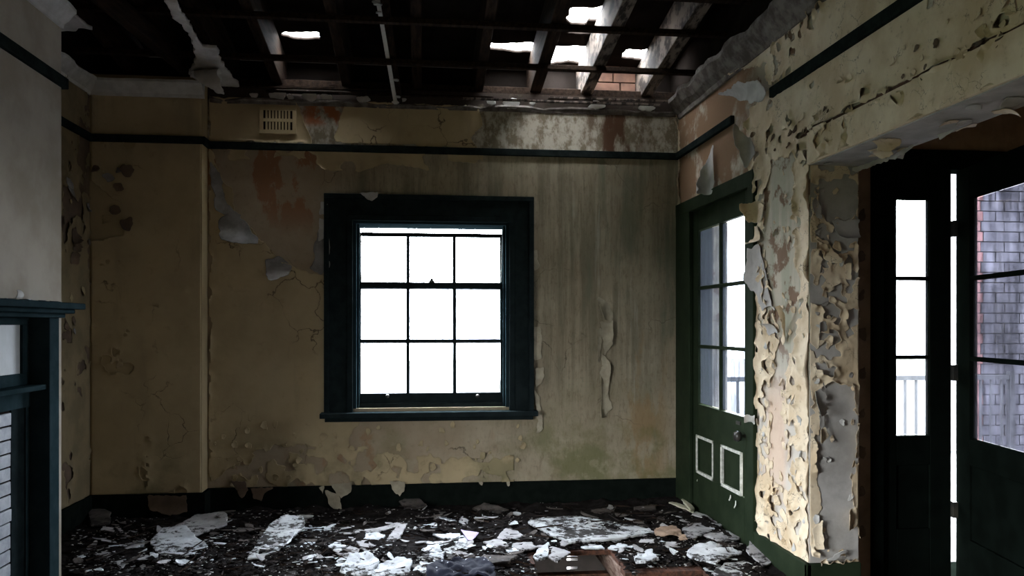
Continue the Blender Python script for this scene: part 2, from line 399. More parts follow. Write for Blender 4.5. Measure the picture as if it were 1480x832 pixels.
def grid_sheet(U0, U1, V0, V1, res, field):
    """clip a fine grid to field > 0; returns arrays u, v, f and the faces"""
    nu, nv = max(2, int((U1-U0)/res)+1), max(2, int((V1-V0)/res)+1)
    uu, vv = np.meshgrid(np.linspace(U0, U1, nu), np.linspace(V0, V1, nv), indexing='ij')
    F = field(uu, vv); ok = F > 0
    cnt = ok[:-1, :-1].astype(int)+ok[1:, :-1]+ok[1:, 1:]+ok[:-1, 1:]
    idx = -np.ones((nu, nv), int); k = int(ok.sum()); idx[ok] = np.arange(k)
    U = list(uu[ok]); V = list(vv[ok]); Fv = list(F[ok]); faces = []
    I, J = np.nonzero(cnt == 4)
    faces += np.stack([idx[I, J], idx[I+1, J], idx[I+1, J+1], idx[I, J+1]], 1).tolist()
    cache = {}
    I, J = np.nonzero((cnt > 0) & (cnt < 4))
    for i, j in zip(I.tolist(), J.tolist()):
        cs = [(i, j), (i+1, j), (i+1, j+1), (i, j+1)]; poly = []
        for a in range(4):
            p, q = cs[a], cs[(a+1) % 4]
            if ok[p]: poly.append(int(idx[p]))
            if ok[p] != ok[q]:
                key = (p, q) if p < q else (q, p)
                if key not in cache:
                    t = F[p]/(F[p]-F[q]); cache[key] = len(U)
                    U.append(uu[p]+t*(uu[q]-uu[p])); V.append(vv[p]+t*(vv[q]-vv[p])); Fv.append(0.)
                poly.append(cache[key])
        if len(poly) > 2: faces.append(poly)
    return np.array(U), np.array(V), np.array(Fv), faces
def sheet_obj(name, plane, U, V, h, faces, mat, parent, thick, centre=True):
    x, y, z = PLANES[plane](U, V, h)
    pts = np.stack([np.broadcast_to(a, U.shape) for a in (x, y, z)], 1).astype(float)
    c = pts.mean(0) if centre else np.zeros(3)
    if plane in ('floor',) and centre: c[2] = pts[:, 2].min()
    me = bpy.data.meshes.new(name); me.from_pydata((pts-c).tolist(), [], faces); me.update()
    o = link(name, me, mat, parent, c.tolist(), True)
    if thick:
        s = o.modifiers.new('thickness', 'SOLIDIFY'); s.thickness = thick; s.offset = 0
    return o
def peel(name, plane, rect, res, field, mat, parent, off=.003, lift=.012, reach=.02, seed=0, thick=.0015):
    """a coat of paint: holes torn by the field, edges standing off the wall"""
    U, V, Fv, faces = grid_sheet(*rect, res, field)
    if not faces: return None
    e = np.exp(-np.maximum(Fv, 0)/reach)
    n = np.clip((fbm(U, V, 9, 3, seed+40)-.38)*2.6, 0, 1)
    h = off+lift*e*n+.0015*fbm(U, V, 40, 2, seed+50)
    return sheet_obj(name, plane, U, V, h, faces, mat, parent, thick)
def flake(name, plane, pts, mat, parent=None, off=.004, curl=None, thick=.002, jag=.012, res=.008, seed=0, wob=.004, curl2=None, slope=None):
    """a torn sheet from a polygon in plane coordinates; curl = (angle deg, start fraction, radius)"""
    P = np.array(pts); lo, hi = P.min(0), P.max(0); pad = jag*1.5
    fld = lambda u, v: sdf(u, v, pts)+(fbm(u, v, 1/(jag*3), 3, seed)-.5)*jag*2.2
    U, V, Fv, faces = grid_sheet(lo[0]-pad, hi[0]+pad, lo[1]-pad, hi[1]+pad, res, fld)
    if not faces: return None
    h = np.full(U.shape, off)+wob*(fbm(U, V, 12, 3, seed+5)-.3)
    if slope: h = h+(U-P[:, 0].mean())*slope[0]+(V-P[:, 1].mean())*slope[1]; h += max(0, off-h.min())
    for cu in (curl, curl2):
        if not cu: continue
        a = math.radians(cu[0]); dx, dy = math.cos(a), math.sin(a)
        s = U*dx+V*dy; s0 = s.min()+(s.max()-s.min())*cu[1]; Rr = cu[2]
        d = np.maximum(s-s0, 0); th = np.minimum(d/Rr, 4.2)
        U = U+(Rr*np.sin(th)-d)*dx; V = V+(Rr*np.sin(th)-d)*dy; h = h+Rr*(1-np.cos(th))
    return sheet_obj(name, plane, U, V, h, faces, mat, parent, thick)
def rpoly(cu, cv, r, n=7, asp=1.0, rot=0.0):
    out = []
    for i in range(n):
        a = 2*math.pi*(i+rnd.uniform(-.3, .3))/n; q = r*rnd.uniform(.55, 1.2)
        x, y = q*math.cos(a)*asp, q*math.sin(a)
        out.append((cu+x*math.cos(rot)-y*math.sin(rot), cv+x*math.sin(rot)+y*math.cos(rot)))
    return out

# ================================================================== SETTING
S = 'structure'
# ---- window wall
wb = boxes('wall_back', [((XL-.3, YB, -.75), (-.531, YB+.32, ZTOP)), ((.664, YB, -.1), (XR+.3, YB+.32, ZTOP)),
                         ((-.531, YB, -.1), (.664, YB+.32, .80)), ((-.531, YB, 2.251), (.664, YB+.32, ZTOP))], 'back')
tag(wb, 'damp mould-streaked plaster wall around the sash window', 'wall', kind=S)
pier = box('pier', (XL-.01, YP, 0), (XPIER, YB+.02, ZTOP), 'shade_cream', wb)
# foundation under the window wall, with the slot of an air brick
vx0, vx1 = on_y(819, 810, YB).x, on_y(835, 810, YB).x
zs = [on_y(827, r, YB).z for r in (822.5, 818.5, 810, 806.5, 804.3, 801)]
wf = boxes('wall_foundation', [((-.531, YB, -.75), (vx0, YB+.32, -.1)), ((vx1, YB, -.75), (XR+.3, YB+.32, -.1)),
                               ((vx0, YB, -.75), (vx1, YB+.012, zs[0])), ((vx0, YB, zs[1]), (vx1, YB+.012, zs[2])),
                               ((vx0, YB, zs[3]), (vx1, YB+.012, zs[4])), ((vx0, YB, zs[5]), (vx1, YB+.012, -.1))], 'earth')
tag(wf, 'dark foundation wall below the floor with three vent slits', 'wall', kind=S)

# ---- left alcove wall, chimney breast
wl = boxes('wall_left', [((XL-.3, 2.7, -.75), (XL, YB+.3, ZTOP)), ((XL-.3, YREAR-.3, -.75), (XL, .5, ZTOP+1.3)),
                         ((XL-.3, .5, -.75), (XL, 2.7, .1)), ((XL-.3, .5, 1.95), (XL, 2.7, ZTOP+1.3))], 'brown_plaster')
tag(wl, 'dim side wall of flaking ochre paint in the alcove', 'wall', kind=S)
wc = box('wall_chimney', (XL-.05, YC0, 0), (XC, YC1, ZTOP+.7), 'breast')
tag(wc, 'grimy pale chimney breast rising above the mantel shelf', 'wall', kind=S)

# ---- right wall: door opening, pier, lintel over the wide opening
wr = boxes('wall_right', [((XR, 5.94, -.1), (XR+.28, YB+.3, ZTOP)), ((XR, 4.81, 2.33), (XR+.28, 5.94, ZTOP)),
                          ((XR, YJ, -.1), (XR+.28, 4.81, ZTOP)), ((XR, 2.4, 2.32), (XR+.28, YJ, ZTOP)), ((XR, YREAR-.3, -.1), (XR+.28, 2.4, ZTOP))], 'bare')  # unseen near end of the opening, closed in to shade the open leaf
tag(wr, 'right wall with flaking cream paint between the green door and wide opening', 'wall', kind=S)
# ---- wall of the adjoining bay that holds the french doors
wd = boxes('wall_bay', [((XO-.02, YD, -.1), (2.50, YD+.3, ZTOP)), ((2.50, YD, 2.44), (3.93, YD+.3, ZTOP)), ((3.93, YD, -.1), (XBAY+.3, YD+.3, ZTOP)),
                        ((XBAY, YREAR-.3, -.1), (XBAY+.3, YD, ZTOP+1.3))], 'bay_plaster')
tag(wd, 'brown bare plaster wall above the tall french doors', 'wall', kind=S)
we = box('wall_rear', (XL-.3, YREAR-.3, -.1), (XBAY+.3, YREAR, 4.95), 'brown_plaster')
tag(we, 'brown plaster rear wall opposite the sash window', 'wall', kind=S)

# ---- coats of paint -------------------------------------------------------
bk = lambda pts: uvs('back', pts)
K1 = bk([(303, 212), (318, 250), (332, 268), (342, 308), (383, 352), (408, 377), (445, 394), (472, 398), (472, 602), (520, 606), (490, 655), (440, 642), (400, 645), (370, 652), (340, 672), (303, 696)])
K2 = bk([(303, 705), (303, 690), (370, 650), (440, 640), (500, 640), (560, 655), (640, 660), (720, 655), (770, 660), (775, 702)])
K3 = bk([(303, 205), (700, 215), (698, 236), (650, 232), (620, 246), (560, 236), (520, 250), (470, 244), (430, 226), (330, 232)])
K5 = bk([(303, 140), (430, 146), (437, 168), (452, 208), (303, 204)])
K6 = bk([(482, 206), (490, 172), (500, 148), (690, 154), (700, 180), (680, 200), (690, 214)])
def f_back(u, v):
    n = fbm(u, v, 16, 5, 1)
    a = sdf(u, v, K1)+(fbm(u, v, 14, 4, 2)-.5)*.07
    b = np.minimum(sdf(u, v, K2)+(n-.5)*.1, torn(u, v, .075, lambda a, b: .55+0*a, 5))
    c = np.minimum(sdf(u, v, K3)+(n-.5)*.05, torn(u, v, .09, lambda a, b: .75+0*a, 6))
    d = np.maximum(sdf(u, v, K5), sdf(u, v, K6))+(n-.5)*.04
    f = np.maximum(np.maximum(a, b), np.maximum(c, d))
    return np.minimum(np.minimum(f, v-.2), ZTOP-.1-v)
peel('paint_layer', 'back', (XPIER+.004, .72, .2, 3.2), .012, f_back, 'cream', wb, lift=.016, reach=.018)
def f_pier(u, v):
    hole = bk([(80, 270), (130, 262), (150, 272), (186, 300), (188, 340), (150, 352), (80, 350)])
    return np.minimum(-sdf(u, v, hole)+(fbm(u, v, 12, 4, 4)-.5)*.06, (fbm(u, v, 5, 5, 13)-.27)*.4)
peel('paint_layer', 'pier', (XL+.01, XPIER-.003, .2, 3.2), .014, f_pier, 'cream', wb, lift=.012, seed=5)
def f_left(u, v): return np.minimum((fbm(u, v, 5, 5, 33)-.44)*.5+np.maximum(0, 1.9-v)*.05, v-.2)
peel('paint_layer', 'left', (4.6, YP-.003, .2, 3.2), .016, f_left, 'dim_ochre', wl, lift=.015, seed=6)
DOORHOLE = [(4.735, -.2), (4.735, 2.425), (6.3, 2.425), (6.3, -.2)]
TORN = uvs('right', [(980, 120), (1035, 112), (1062, 106), (1108, 92), (1112, 130), (1085, 165), (1080, 215), (1092, 252), (1080, 270), (985, 300)])
STRIP = uvs('right', [(1118, 235), (1150, 225), (1152, 300), (1158, 420), (1148, 520), (1135, 545), (1128, 700), (1120, 690), (1116, 560), (1128, 480), (1112, 380), (1105, 300)])
def f_right(u, v):
    n = fbm(u, v, 13, 5, 21)
    f = np.minimum(-sdf(u, v, TORN), -sdf(u, v, STRIP))+(n-.5)*.10
    zone = np.clip((2.5-v)*1.5, 0, 1)*np.clip((u-3.9)*4, 0, 1)
    low = lambda a, b: np.clip((2.45-b)*2, 0, 1)*np.clip((a-YJ-.05)*10, .2, 1)
    pr = lambda a, b: .995-low(a, b)*(.10+.62*np.clip((fbm(a, b*.55, 7, 3, 91)-.47)*9, 0, 1))-.05*np.exp(-((b-2.52)/.10)**2)-.25*np.clip((fbm(a, b, 3, 3, 93)-.6)*9, 0, 1)
    f = np.minimum(f, torn(u, v, .040, pr, 3, .14))
    crack = np.abs(v-2.492+(fbm(u, v*0, 6, 3, 97)-.5)*.012)-.005-np.clip((fbm(u, v*0, 9, 3, 99)-.52)*.12, 0, .012)
    f = np.minimum(f, np.where(u < YJ+.12, crack, 1.))
    f = np.minimum(f, -sdf(u, v, DOORHOLE))
    return np.minimum(f, np.where(u < YJ, v-2.32, v-.02))
peel('paint_layer', 'right', (1.4, YB-.01, .16, 3.17), .0095, f_right, 'pale', wr, lift=.034, reach=.02, seed=8)
GREY = uvs('jamb', [(1186, 560), (1200, 552), (1232, 555), (1236, 640), (1226, 690), (1232, 740), (1226, 790), (1186, 795), (1184, 720), (1178, 660), (1182, 620)])
GREY2 = uvs('jamb', [(1184, 262), (1238, 258), (1240, 335), (1224, 338), (1196, 318), (1182, 300)])
def f_jamb(u, v):
    n = fbm(u, v, 18, 5, 51)
    f = np.minimum(-sdf(u, v, GREY), -sdf(u, v, GREY2))+(n-.5)*.06
    return np.minimum(f, torn(u, v, .038, lambda a, b: .97-.6*np.clip((fbm(a, b, 8, 3, 95)-.52)*9, 0, 1), 4, .14))
peel('paint_layer', 'jamb', (XR+.002, XO-.003, .16, 2.318), .0065, f_jamb, 'pale', wr, lift=.03, reach=.016, seed=9)
box('plaster_skim', (XR+.004, YJ-.0015, .1), (XO-.004, YJ+.001, 2.31), 'grey_plaster', wr)
# crack line of the lintel: the lower band stands proud
box('lintel_band', (XR-.017, 2.4, 2.316), (XR+.001, YJ-.002, 2.486), 'pale', wr, .003)
box('lintel_joint', (XR-.0016, 2.4, 2.474), (XR+.001, YJ+.10, 2.506), 'timber_red', wr)
box('soffit_skim', (XR+.0, 2.41, 2.312), (XR+.28, YJ-.01, 2.3195), 'grey_plaster', wr)

# ---- cornice, picture rails, skirtings
def strip(name, segs, mat, label, prof=None):
    o = boxes(name, segs, mat); bev(o, .006); tag(o, label, 'trim', kind=S); return o
strip('trim_1', [((XPIER, YB-.03, 2.80), (XR, YB, 2.855)), ((XL, YP-.03, 2.80), (XPIER+.03, YP, 2.855)), ((XPIER, YP, 2.80), (XPIER+.03, YB, 2.855))], 'rail', 'dark picture rail running along the window wall')
strip('trim_2', [((XL, YC1, 2.80), (XL+.03, YP, 2.855))], 'rail', 'dark picture rail in the alcove beside the chimney breast')
strip('trim_3', [((XC, YC0, 2.80), (XC+.03, YC1, 2.862)), ((XL, YC1, 2.80), (XC+.03, YC1+.03, 2.862))], 'rail', 'dark picture rail around the chimney breast')
ra = on_x(1118, 122, XR).y; rb = on_x(1062, 172, XR).y
strip('trim_4', [((XR-.03, YREAR, 2.80), (XR, ra, 2.862)), ((XR-.03, rb, 2.80), (XR, YB, 2.855))], 'rail', 'broken dark picture rail on the right wall above the door')
def cornice(name, pts, axis, a0, a1, mat, label, jag=.0, seed=0):
    # pts: (projection, height) profile; axis runs from a0 to a1
    n = max(2, int(abs(a1-a0)/.05)); vs_, fs = [], []; m = len(pts)
    for i in range(n+1):
        t = a0+(a1-a0)*i/n
        k = 1-jag*max(0, float(fbm(t, 3.3, 5, 3, seed))-.35)*2.2
        for p, z in pts:
            q = p*k; zz = 3.14+(z-3.14)*(.55+.45*k)
            vs_.append({'back': (t, YB-q, zz), 'pier': (t, YP-q, zz), 'left': (XL+q, t, zz), 'right': (XR-q, t, zz), 'chim': (XC+q, t, zz)}[axis])
    for i in range(n):
        for k in range(m): fs.append((i*m+k, i*m+(k+1) % m, (i+1)*m+(k+1) % m, (i+1)*m+k))
    fs += [list(range(m)), list(range(n*m+m-1, n*m-1, -1))]
    me = bpy.data.meshes.new(name); me.from_pydata(vs_, [], fs); me.update()
    bm = bmesh.new(); bm.from_mesh(me); bmesh.ops.recalc_face_normals(bm, faces=bm.faces); bm.to_mesh(me); bm.free()
    return tag(link(name, me, mat), label, 'cornice', kind=S)
PROF = [(0, 3.14), (.015, 3.14), (.02, 3.165), (.05, 3.185), (.085, 3.225), (.10, 3.235), (.10, 3.255), (0, 3.255)]
FLAT = [(0, 3.155), (.018, 3.155), (.02, 3.175), (.035, 3.185), (.03, 3.2), (0, 3.2)]
cornice('trim_5', PROF, 'pier', XL, XPIER+.02, 'white_plaster', 'white moulded plaster cornice over the alcove pier', .15)
cornice('trim_6', PROF, 'left', YC1-.2, YP, 'white_plaster', 'white plaster cornice over the alcove side wall', .3, 3)
cornice('trim_7', FLAT, 'back', XPIER+.02, XR, 'cornice_dirt', 'stained remnant of cornice along the window wall', .9, 5)
cornice('trim_8', [(0, 3.12), (.02, 3.12), (.03, 3.15), (.075, 3.19), (.12, 3.255), (.12, 3.29), (0, 3.29)], 'right', 2.0, YB-.05, 'cornice_dirt', 'broken grey cornice above the right wall rail', .3, 8)
cornice('trim_9', PROF, 'chim', YC0, YC1, 'white_plaster', 'cracked white cornice over the chimney breast', .3, 11)
strip('baseboard_back', [((XPIER, YB-.028, 0), (XR, YB, .205)), ((XPIER, YB-.034, 0), (XR, YB-.027, .03)), ((XL, YP-.028, 0), (XPIER+.028, YP, .205)), ((XPIER, YP, 0), (XPIER+.028, YB, .205))], 'base_black', 'tall black-green skirting board under the window wall')
strip('baseboard_left', [((XL, YC1, 0), (XL+.028, YP, .205))], 'base_black', 'black-green skirting board in the alcove')
strip('baseboard_right', [((XR-.03, YJ-.03, 0), (XR, 4.735, .17)), ((XR-.03, YJ-.03, 0), (XO, YJ, .17))], 'door_green', 'scuffed green skirting board around the peeling pier')

# ---- roof: rafters, battens, torn cover
cl = empty('ceiling', (0, 0, 3.3), 'burnt-out roof of bare rafters with holes to the sky', 'ceiling', kind=S)
RS = .15
zr = lambda y: 3.62+(6.4-y)*RS
def on_roof(px, py):
    d = ray(px, py); t = (3.62+6.4*RS-EYE)/(d.z+RS*d.y); p = EYEV+d*t; return p.x, p.y
HOLES = [[(818, 30), (826, 12), (858, 13), (870, 10), (895, 12), (900, 30), (880, 32), (850, 31), (848, 38), (826, 36)],
         [(698, 62), (712, 64), (772, 62), (774, 77), (740, 76), (702, 71)],
         [(790, 94), (800, 68), (830, 67), (868, 70), (872, 88), (850, 94), (820, 91)],
         [(897, 85), (905, 72), (925, 74), (958, 70), (956, 88), (940, 91), (915, 86)],
         [(406, 50), (414, 47), (460, 48), (463, 58), (430, 58), (410, 53)],
         [(1014, 86), (1019, 79), (1030, 79), (1028, 88)],
         [(820, 47), (860, 47), (858, 50), (822, 50)]]
HU = [[on_roof(*p) for p in h] for h in HOLES]
def f_roof(u, v):
    f = np.full(u.shape, 1.)
    for h in HU: f = np.minimum(f, -sdf(u, v, h))
    return f+(fbm(u, v, 22, 3, 71)-.5)*.035*(f < .06)
U, V, Fv, fc = grid_sheet(-2.9, 4.75, 4.9, 6.75, .018, f_roof)
PLANES['roof'] = lambda u, v, h: (u, v, 3.62+(6.4-v)*RS+h)
sheet_obj('roof_cover', 'roof', U, V, np.full(U.shape, .014), fc, 'soot', cl, .02)
prismv = [(-2.9, 4.92, zr(4.92)+.02), (4.75, 4.92, zr(4.92)+.02), (4.75, -2.0, zr(-2.0)+.02), (-2.9, -2.0, zr(-2.0)+.02)]
me = bpy.data.meshes.new('roof_slope'); me.from_pydata(prismv, [], [(0, 1, 2, 3)]); me.update()
o = link('roof_slope', me, 'soot', cl); md = o.modifiers.new('t', 'SOLIDIFY'); md.thickness = .03; md.offset = 0
for i, x in enumerate([-2.2, -1.8, -1.5, -1.13, -.6, -.05, .44, .90, 1.32, 1.82, 2.25, 2.7, 3.15, 3.6, 4.05]):
    mt = 'timber_pale' if abs(x-1.32) < .01 or abs(x-1.82) < .01 else 'timber'
    beam('rafter', (x, YB+.25, zr(YB+.25)-.15), (x, YREAR, zr(YREAR)-.15), .075 if x < .8 else .095, .29, mt, cl, .006)
for py in (98, 40, -12):
    d = ray(800, py); t = (3.62+6.4*RS-.32-EYE)/(d.z+RS*d.y); y = (d*t).y; z = zr(y)-.32
    beam('batten', (XL, y, z), (XBAY, y, z), .05, .035, 'timber', cl, .003)
for y in (4.3, 3.5, 2.7): beam('batten', (XL, y, zr(y)-.32), (XBAY, y, zr(y)-.32), .05, .035, 'timber', cl, .003)
box('wall_plate', (XL, YB+.05, 3.30), (XBAY, YB+.17, 3.37), 'timber', cl, .005)
box('fascia', (XL-.3, YB+.27, 3.2), (XBAY, YB+.33, 3.575), 'soot', cl)
# closing courses above the side walls, up to the roof slope
def gable(name, x0, x1, ya, yb, mat):
    z0 = ZTOP-.02
    pts = [(ya, z0), (yb, z0), (yb, zr(yb)+.03), (ya, zr(ya)+.03)]
    vs_ = [(x0, y, z) for y, z in pts]+[(x1, y, z) for y, z in pts]
    me = bpy.data.meshes.new(name); me.from_pydata(vs_, [], [(0, 1, 2, 3), (7, 6, 5, 4), (0, 4, 5, 1), (1, 5, 6, 2), (2, 6, 7, 3), (3, 7, 4, 0)]); me.update()
    return link(name, me, mat, cl)
gable('gable_end', XR+.02, XR+.28, YD, YB+.32, 'soot'); box('gable_end', (XR+.02, YD+.02, ZTOP-.02), (XBAY+.3, YD+.3, zr(YD)+.02), 'soot', cl)
gable('gable_end', XL-.3, XL-.02, YREAR-.3, YB+.32, 'soot'); gable('gable_end', XBAY+.02, XBAY+.3, YREAR-.3, YB+.32, 'soot')
# masonry filling between the last rafters, seen below the holes
xs = np.linspace(1.38, 1.77, 3)
for r in range(4):
    for k in range(2):
        x0 = xs[k]+(.06 if r % 2 else 0)*(1 if k else 0)
        x1 = xs[k+1]+(.06 if (r % 2 and k == 0) else 0)
        box('brick', (x0+.004, YB+.19+.006*rnd.random(), 3.305+r*.088), (x1-.004, YB+.27, 3.305+r*.088+.081), 'timber_red', cl, .004)
# ledges of lath left on the wall head
for k, (xa, xb, yy, zz) in enumerate([(-1.2, .55, YB-.02, 3.25), (.3, 1.9, YB-.05, 3.235), (-.6, 1.3, YB+.04, 3.305), (1.0, 2.0, YB-.01, 3.275), (-1.5, -.1, YB-.04, 3.275)]):
    beam('lath', (xa, yy, zz), (xb, yy+rnd.uniform(-.03, .03), zz+rnd.uniform(-.012, .012)), .03, .014, 'timber_pale' if k % 2 else 'timber', cl)
for k in range(16):
    x = rnd.uniform(-1.3, 1.9); flake('plaster_lump', 'frieze', rpoly(x, 3.215, rnd.uniform(.02, .045), 7, 1.8), 'grey_plaster', cl, .02, None, .012, .008, .008, 600+k)
# white cover strip hanging from the old ceiling, and a torn piece of ceiling board
p1, p2 = on_y(572, 150, 6.2), on_y(541, -30, 5.35)
cs = beam('cover_strip', p1, p2, .028, .012, 'white_plaster', None, 0)
tag(cs, 'white painted ceiling strip dangling from the dark rafters', 'wooden strip')
beam('lath', p1+Vector((.02, .02, .012)), p2+Vector((.05, .02, .012)), .06, .02, 'timber', cs)
for k in range(7):
    q = p1.lerp(p2, rnd.random()); f = flake('plaster_lump', 'ceil', rpoly(q.x+rnd.uniform(-.02, .03), q.y, .03, 7), 'grey_plaster', cs, 3.27-q.z, None, .008, .01, .008, 640+k)
tc = flake('ceiling_remnant', 'ceil', uvs('ceil', [(236, -6), (256, 0), (270, 30), (292, 64), (312, 66), (322, 90), (345, 122), (300, 122), (272, 104), (284, 84), (276, 50), (250, 22)]), 'grey_plaster', None, .0, None, .022, .02, .012, 90, .03)
tag(tc, 'torn strip of ceiling plaster hanging over the alcove corner', 'ceiling board')
flake('torn_paper', 'ceil', uvs('ceil', [(280, 84), (300, 72), (318, 92), (322, 112), (276, 104)]), 'white_plaster', tc, .03, (250, .45, .12), .004, .02, .01, 91, .02)
beam('joist', (-1.72, YB, 3.36), (-1.95, 3.6, 3.36), .07, .12, 'timber', cl, .004)
tb = flake('ceiling_remnant', 'ceil', [(p.x, p.y) for p in (on_z(34, 0, 3.27), on_z(80, 24, 3.27), on_z(84, 44, 3.27), on_z(118, 38, 3.27), on_z(132, 40, 3.27), on_z(108, 20, 3.27), on_z(80, -10, 3.27))], 'grey_plaster', None, 0, None, .02, .02, .014, 92, .02)
tag(tb, 'torn corner of ceiling plaster above the chimney breast', 'ceiling board')

# ---- floor: boards, hole, crawl space
fl = box('floor', (XL-.3, YREAR-.3, -.78), (XBAY+.3, YB+.3, -.72), 'earth'); tag(fl, 'charred board floor broken open over the crawl space', 'floor', kind=S)
def zf(px, py): p = on_z(px, py, 0); return p.x, p.y
hy = zf(830, 797)[1]; hx0, hx1 = zf(765, 800)[0], zf(884, 800)[0]
h2y = zf(960, 822)[1]; h2x0, h2x1 = zf(918, 824)[0], zf(1010, 824)[0]
bw = .118; y = YREAR; k = 0
def board(xa, xb, y0, m='board'):
    if xb-xa > .05: box('floorboard', (xa, y0+.002, -.028), (xb, y0+bw-.002, rnd.uniform(-.002, .002)), m, fl)
while y < YB:
    yc = y+bw/2
    cuts = []
    if 4.0 < yc < hy: cuts.append((hx0+rnd.uniform(-.03, .03), hx1+rnd.uniform(-.015, .02)))
    if 4.0 < yc < h2y: cuts.append((h2x0+rnd.uniform(-.02, .02), h2x1+rnd.uniform(-.03, .03)))
    xa = XL
    rim = 'rot' if cuts or hy-bw < yc < hy+bw else 'board'
    for a, b in cuts: board(xa, a, y, rim); xa = b
    board(xa, XR if yc > YD else XBAY, y, rim)
    y += bw; k += 1
for x in (hx1+.05, hx0-.25, hx0-.8, hx0-1.4, hx0-2.0, hx1+.6):
    box('floor_joist', (x-.025 if x != hx1+.05 else hx1, 3.2, -.15), (x+.025 if x != hx1+.05 else h2x0, YB, -.030), 'rot' if x != hx1+.05 else 'rot_pale', fl, .004)
box('bearer', (XL, hy+.02, -.25), (XR, hy+.09, -.152), 'rot', fl, .004)
box('stump', (zf(884, 826)[0]-.04, hy+.0, -.72), (zf(884, 826)[0]+.05, hy+.1, -.25), 'rot_pale', fl, .006)
box('stump', (zf(775, 826)[0]-.05, hy-.02, -.72), (zf(775, 826)[0]+.03, hy+.08, -.03), 'rot_pale', fl, .006)

# ================================================================== WINDOW
win = empty('window_1', (.066, YB, .73), 'dark framed six-over-six sash window standing partly open at the top', 'window', kind=S)
WX0, WX1, WZ0, WZ1 = -.76, .870, .77, 2.468
OX0, OX1, OZ0, OZ1 = -.531, .664, .80, 2.251
for nm, lo, hi in (('casing', (WX0, YB-.03, WZ0), (OX0-.04, YB, WZ1)), ('casing', (OX1+.04, YB-.03, WZ0), (WX1, YB, WZ1)), ('casing', (WX0, YB-.032, OZ1+.05), (WX1, YB, WZ1)),
                   ('back_band', (WX0-.004, YB-.055, WZ0), (WX0+.035, YB, WZ1)), ('back_band', (WX1-.035, YB-.055, WZ0), (WX1+.004, YB, WZ1)), ('back_band', (WX0-.004, YB-.057, WZ1-.035), (WX1+.004, YB, WZ1+.003)),
                   ('inner_bead', (OX0-.06, YB-.04, WZ0), (OX0-.015, YB+.02, OZ1+.06)), ('inner_bead', (OX1+.015, YB-.04, WZ0), (OX1+.06, YB+.02, OZ1+.06)), ('inner_bead', (OX0-.06, YB-.042, OZ1+.015), (OX1+.06, YB+.02, OZ1+.06)),
                   ('lining', (OX0-.02, YB-.01, OZ0), (OX0+.012, YB+.3, OZ1)), ('lining', (OX1-.012, YB-.01, OZ0), (OX1+.02, YB+.3, OZ1)), ('lining', (OX0-.02, YB-.01, OZ1-.005), (OX1+.02, YB+.3, OZ1+.02)),
                   ('stop_bead', (OX0+.012, YB+.03, OZ0), (OX0+.03, YB+.055, OZ1)), ('stop_bead', (OX1-.03, YB+.03, OZ0), (OX1-.012, YB+.055, OZ1)),
                   ('sill', (WX0-.03, YB-.11, .735), (WX1+.03, YB+.06, .775)), ('sill_apron', (WX0, YB-.035, .70), (WX1, YB, .735)), ('outer_sill', (OX0, YB+.05, .77), (OX1, YB+.36, .835))):
    box(nm, lo, hi, 'teal' if nm in ('lining', 'stop_bead') else 'black_green', win, .005)
def sash(name, y0, z0, z1, top, bot, mat):
    s = empty(name, (.066, y0, z0)); s.parent = win; s.location = Vector((.066, y0, z0))-win.location
    xa, xb = OX0+.014, OX1-.014
    ga, gb = on_y(521.5, 450, YB+.09).x, on_y(723.5, 450, YB+.09).x
    for lo, hi in (((xa, y0, z0), (ga, y0+.04, z1)), ((gb, y0, z0), (xb, y0+.04, z1)), ((ga, y0, z0), (gb, y0+.04, z0+bot)), ((ga, y0, z1-top), (gb, y0+.04, z1))):
        box('sash_rail', lo, hi, mat, s, .004)
    zm = (z0+bot+z1-top)/2
    box('glazing_bar', (ga, y0+.006, zm-.011), (gb, y0+.034, zm+.011), mat, s)
    for i in (1, 2):
        x = ga+(gb-ga)*i/3; box('glazing_bar', (x-.013, y0+.005, z0+bot), (x+.013, y0+.035, z1-top), mat, s)
    for i in range(3):
        for a, b in ((z0+bot, zm-.011), (zm+.011, z1-top)):
            box('pane', (ga+(gb-ga)*i/3+.008, y0+.018, a-.003), (ga+(gb-ga)*(i+1)/3-.008, y0+.021, b+.003), 'glass', s)
    return s
lower = sash('lower_sash', YB+.07, .835, 1.794, .048, .075, 'black_green')
upper = sash('upper_sash', YB+.118, 1.305, 2.193, .030, .034, 'black_green')
lathe('sash_latch', [(.0, 0), (.022, 0), (.022, .012), (.012, .02), (.014, .03), (0, .034)], 'brass', win, (.066, YB+.09, 1.794))
for px in (560, 690): lathe('sash_lift', [(0, 0), (.014, 0), (.016, .012), (.009, .02), (0, .022)], 'brass', win, tuple(on_y(px, 572, YB+.072)), '-Y')
# sash cords
for x in (OX0+.03, OX1-.03):
    beam('sash_cord', (x, YB+.075, 2.22), (x+(.012 if x < 0 else -.012), YB+.062, 1.80), .006, .006, 'white_plaster', win)

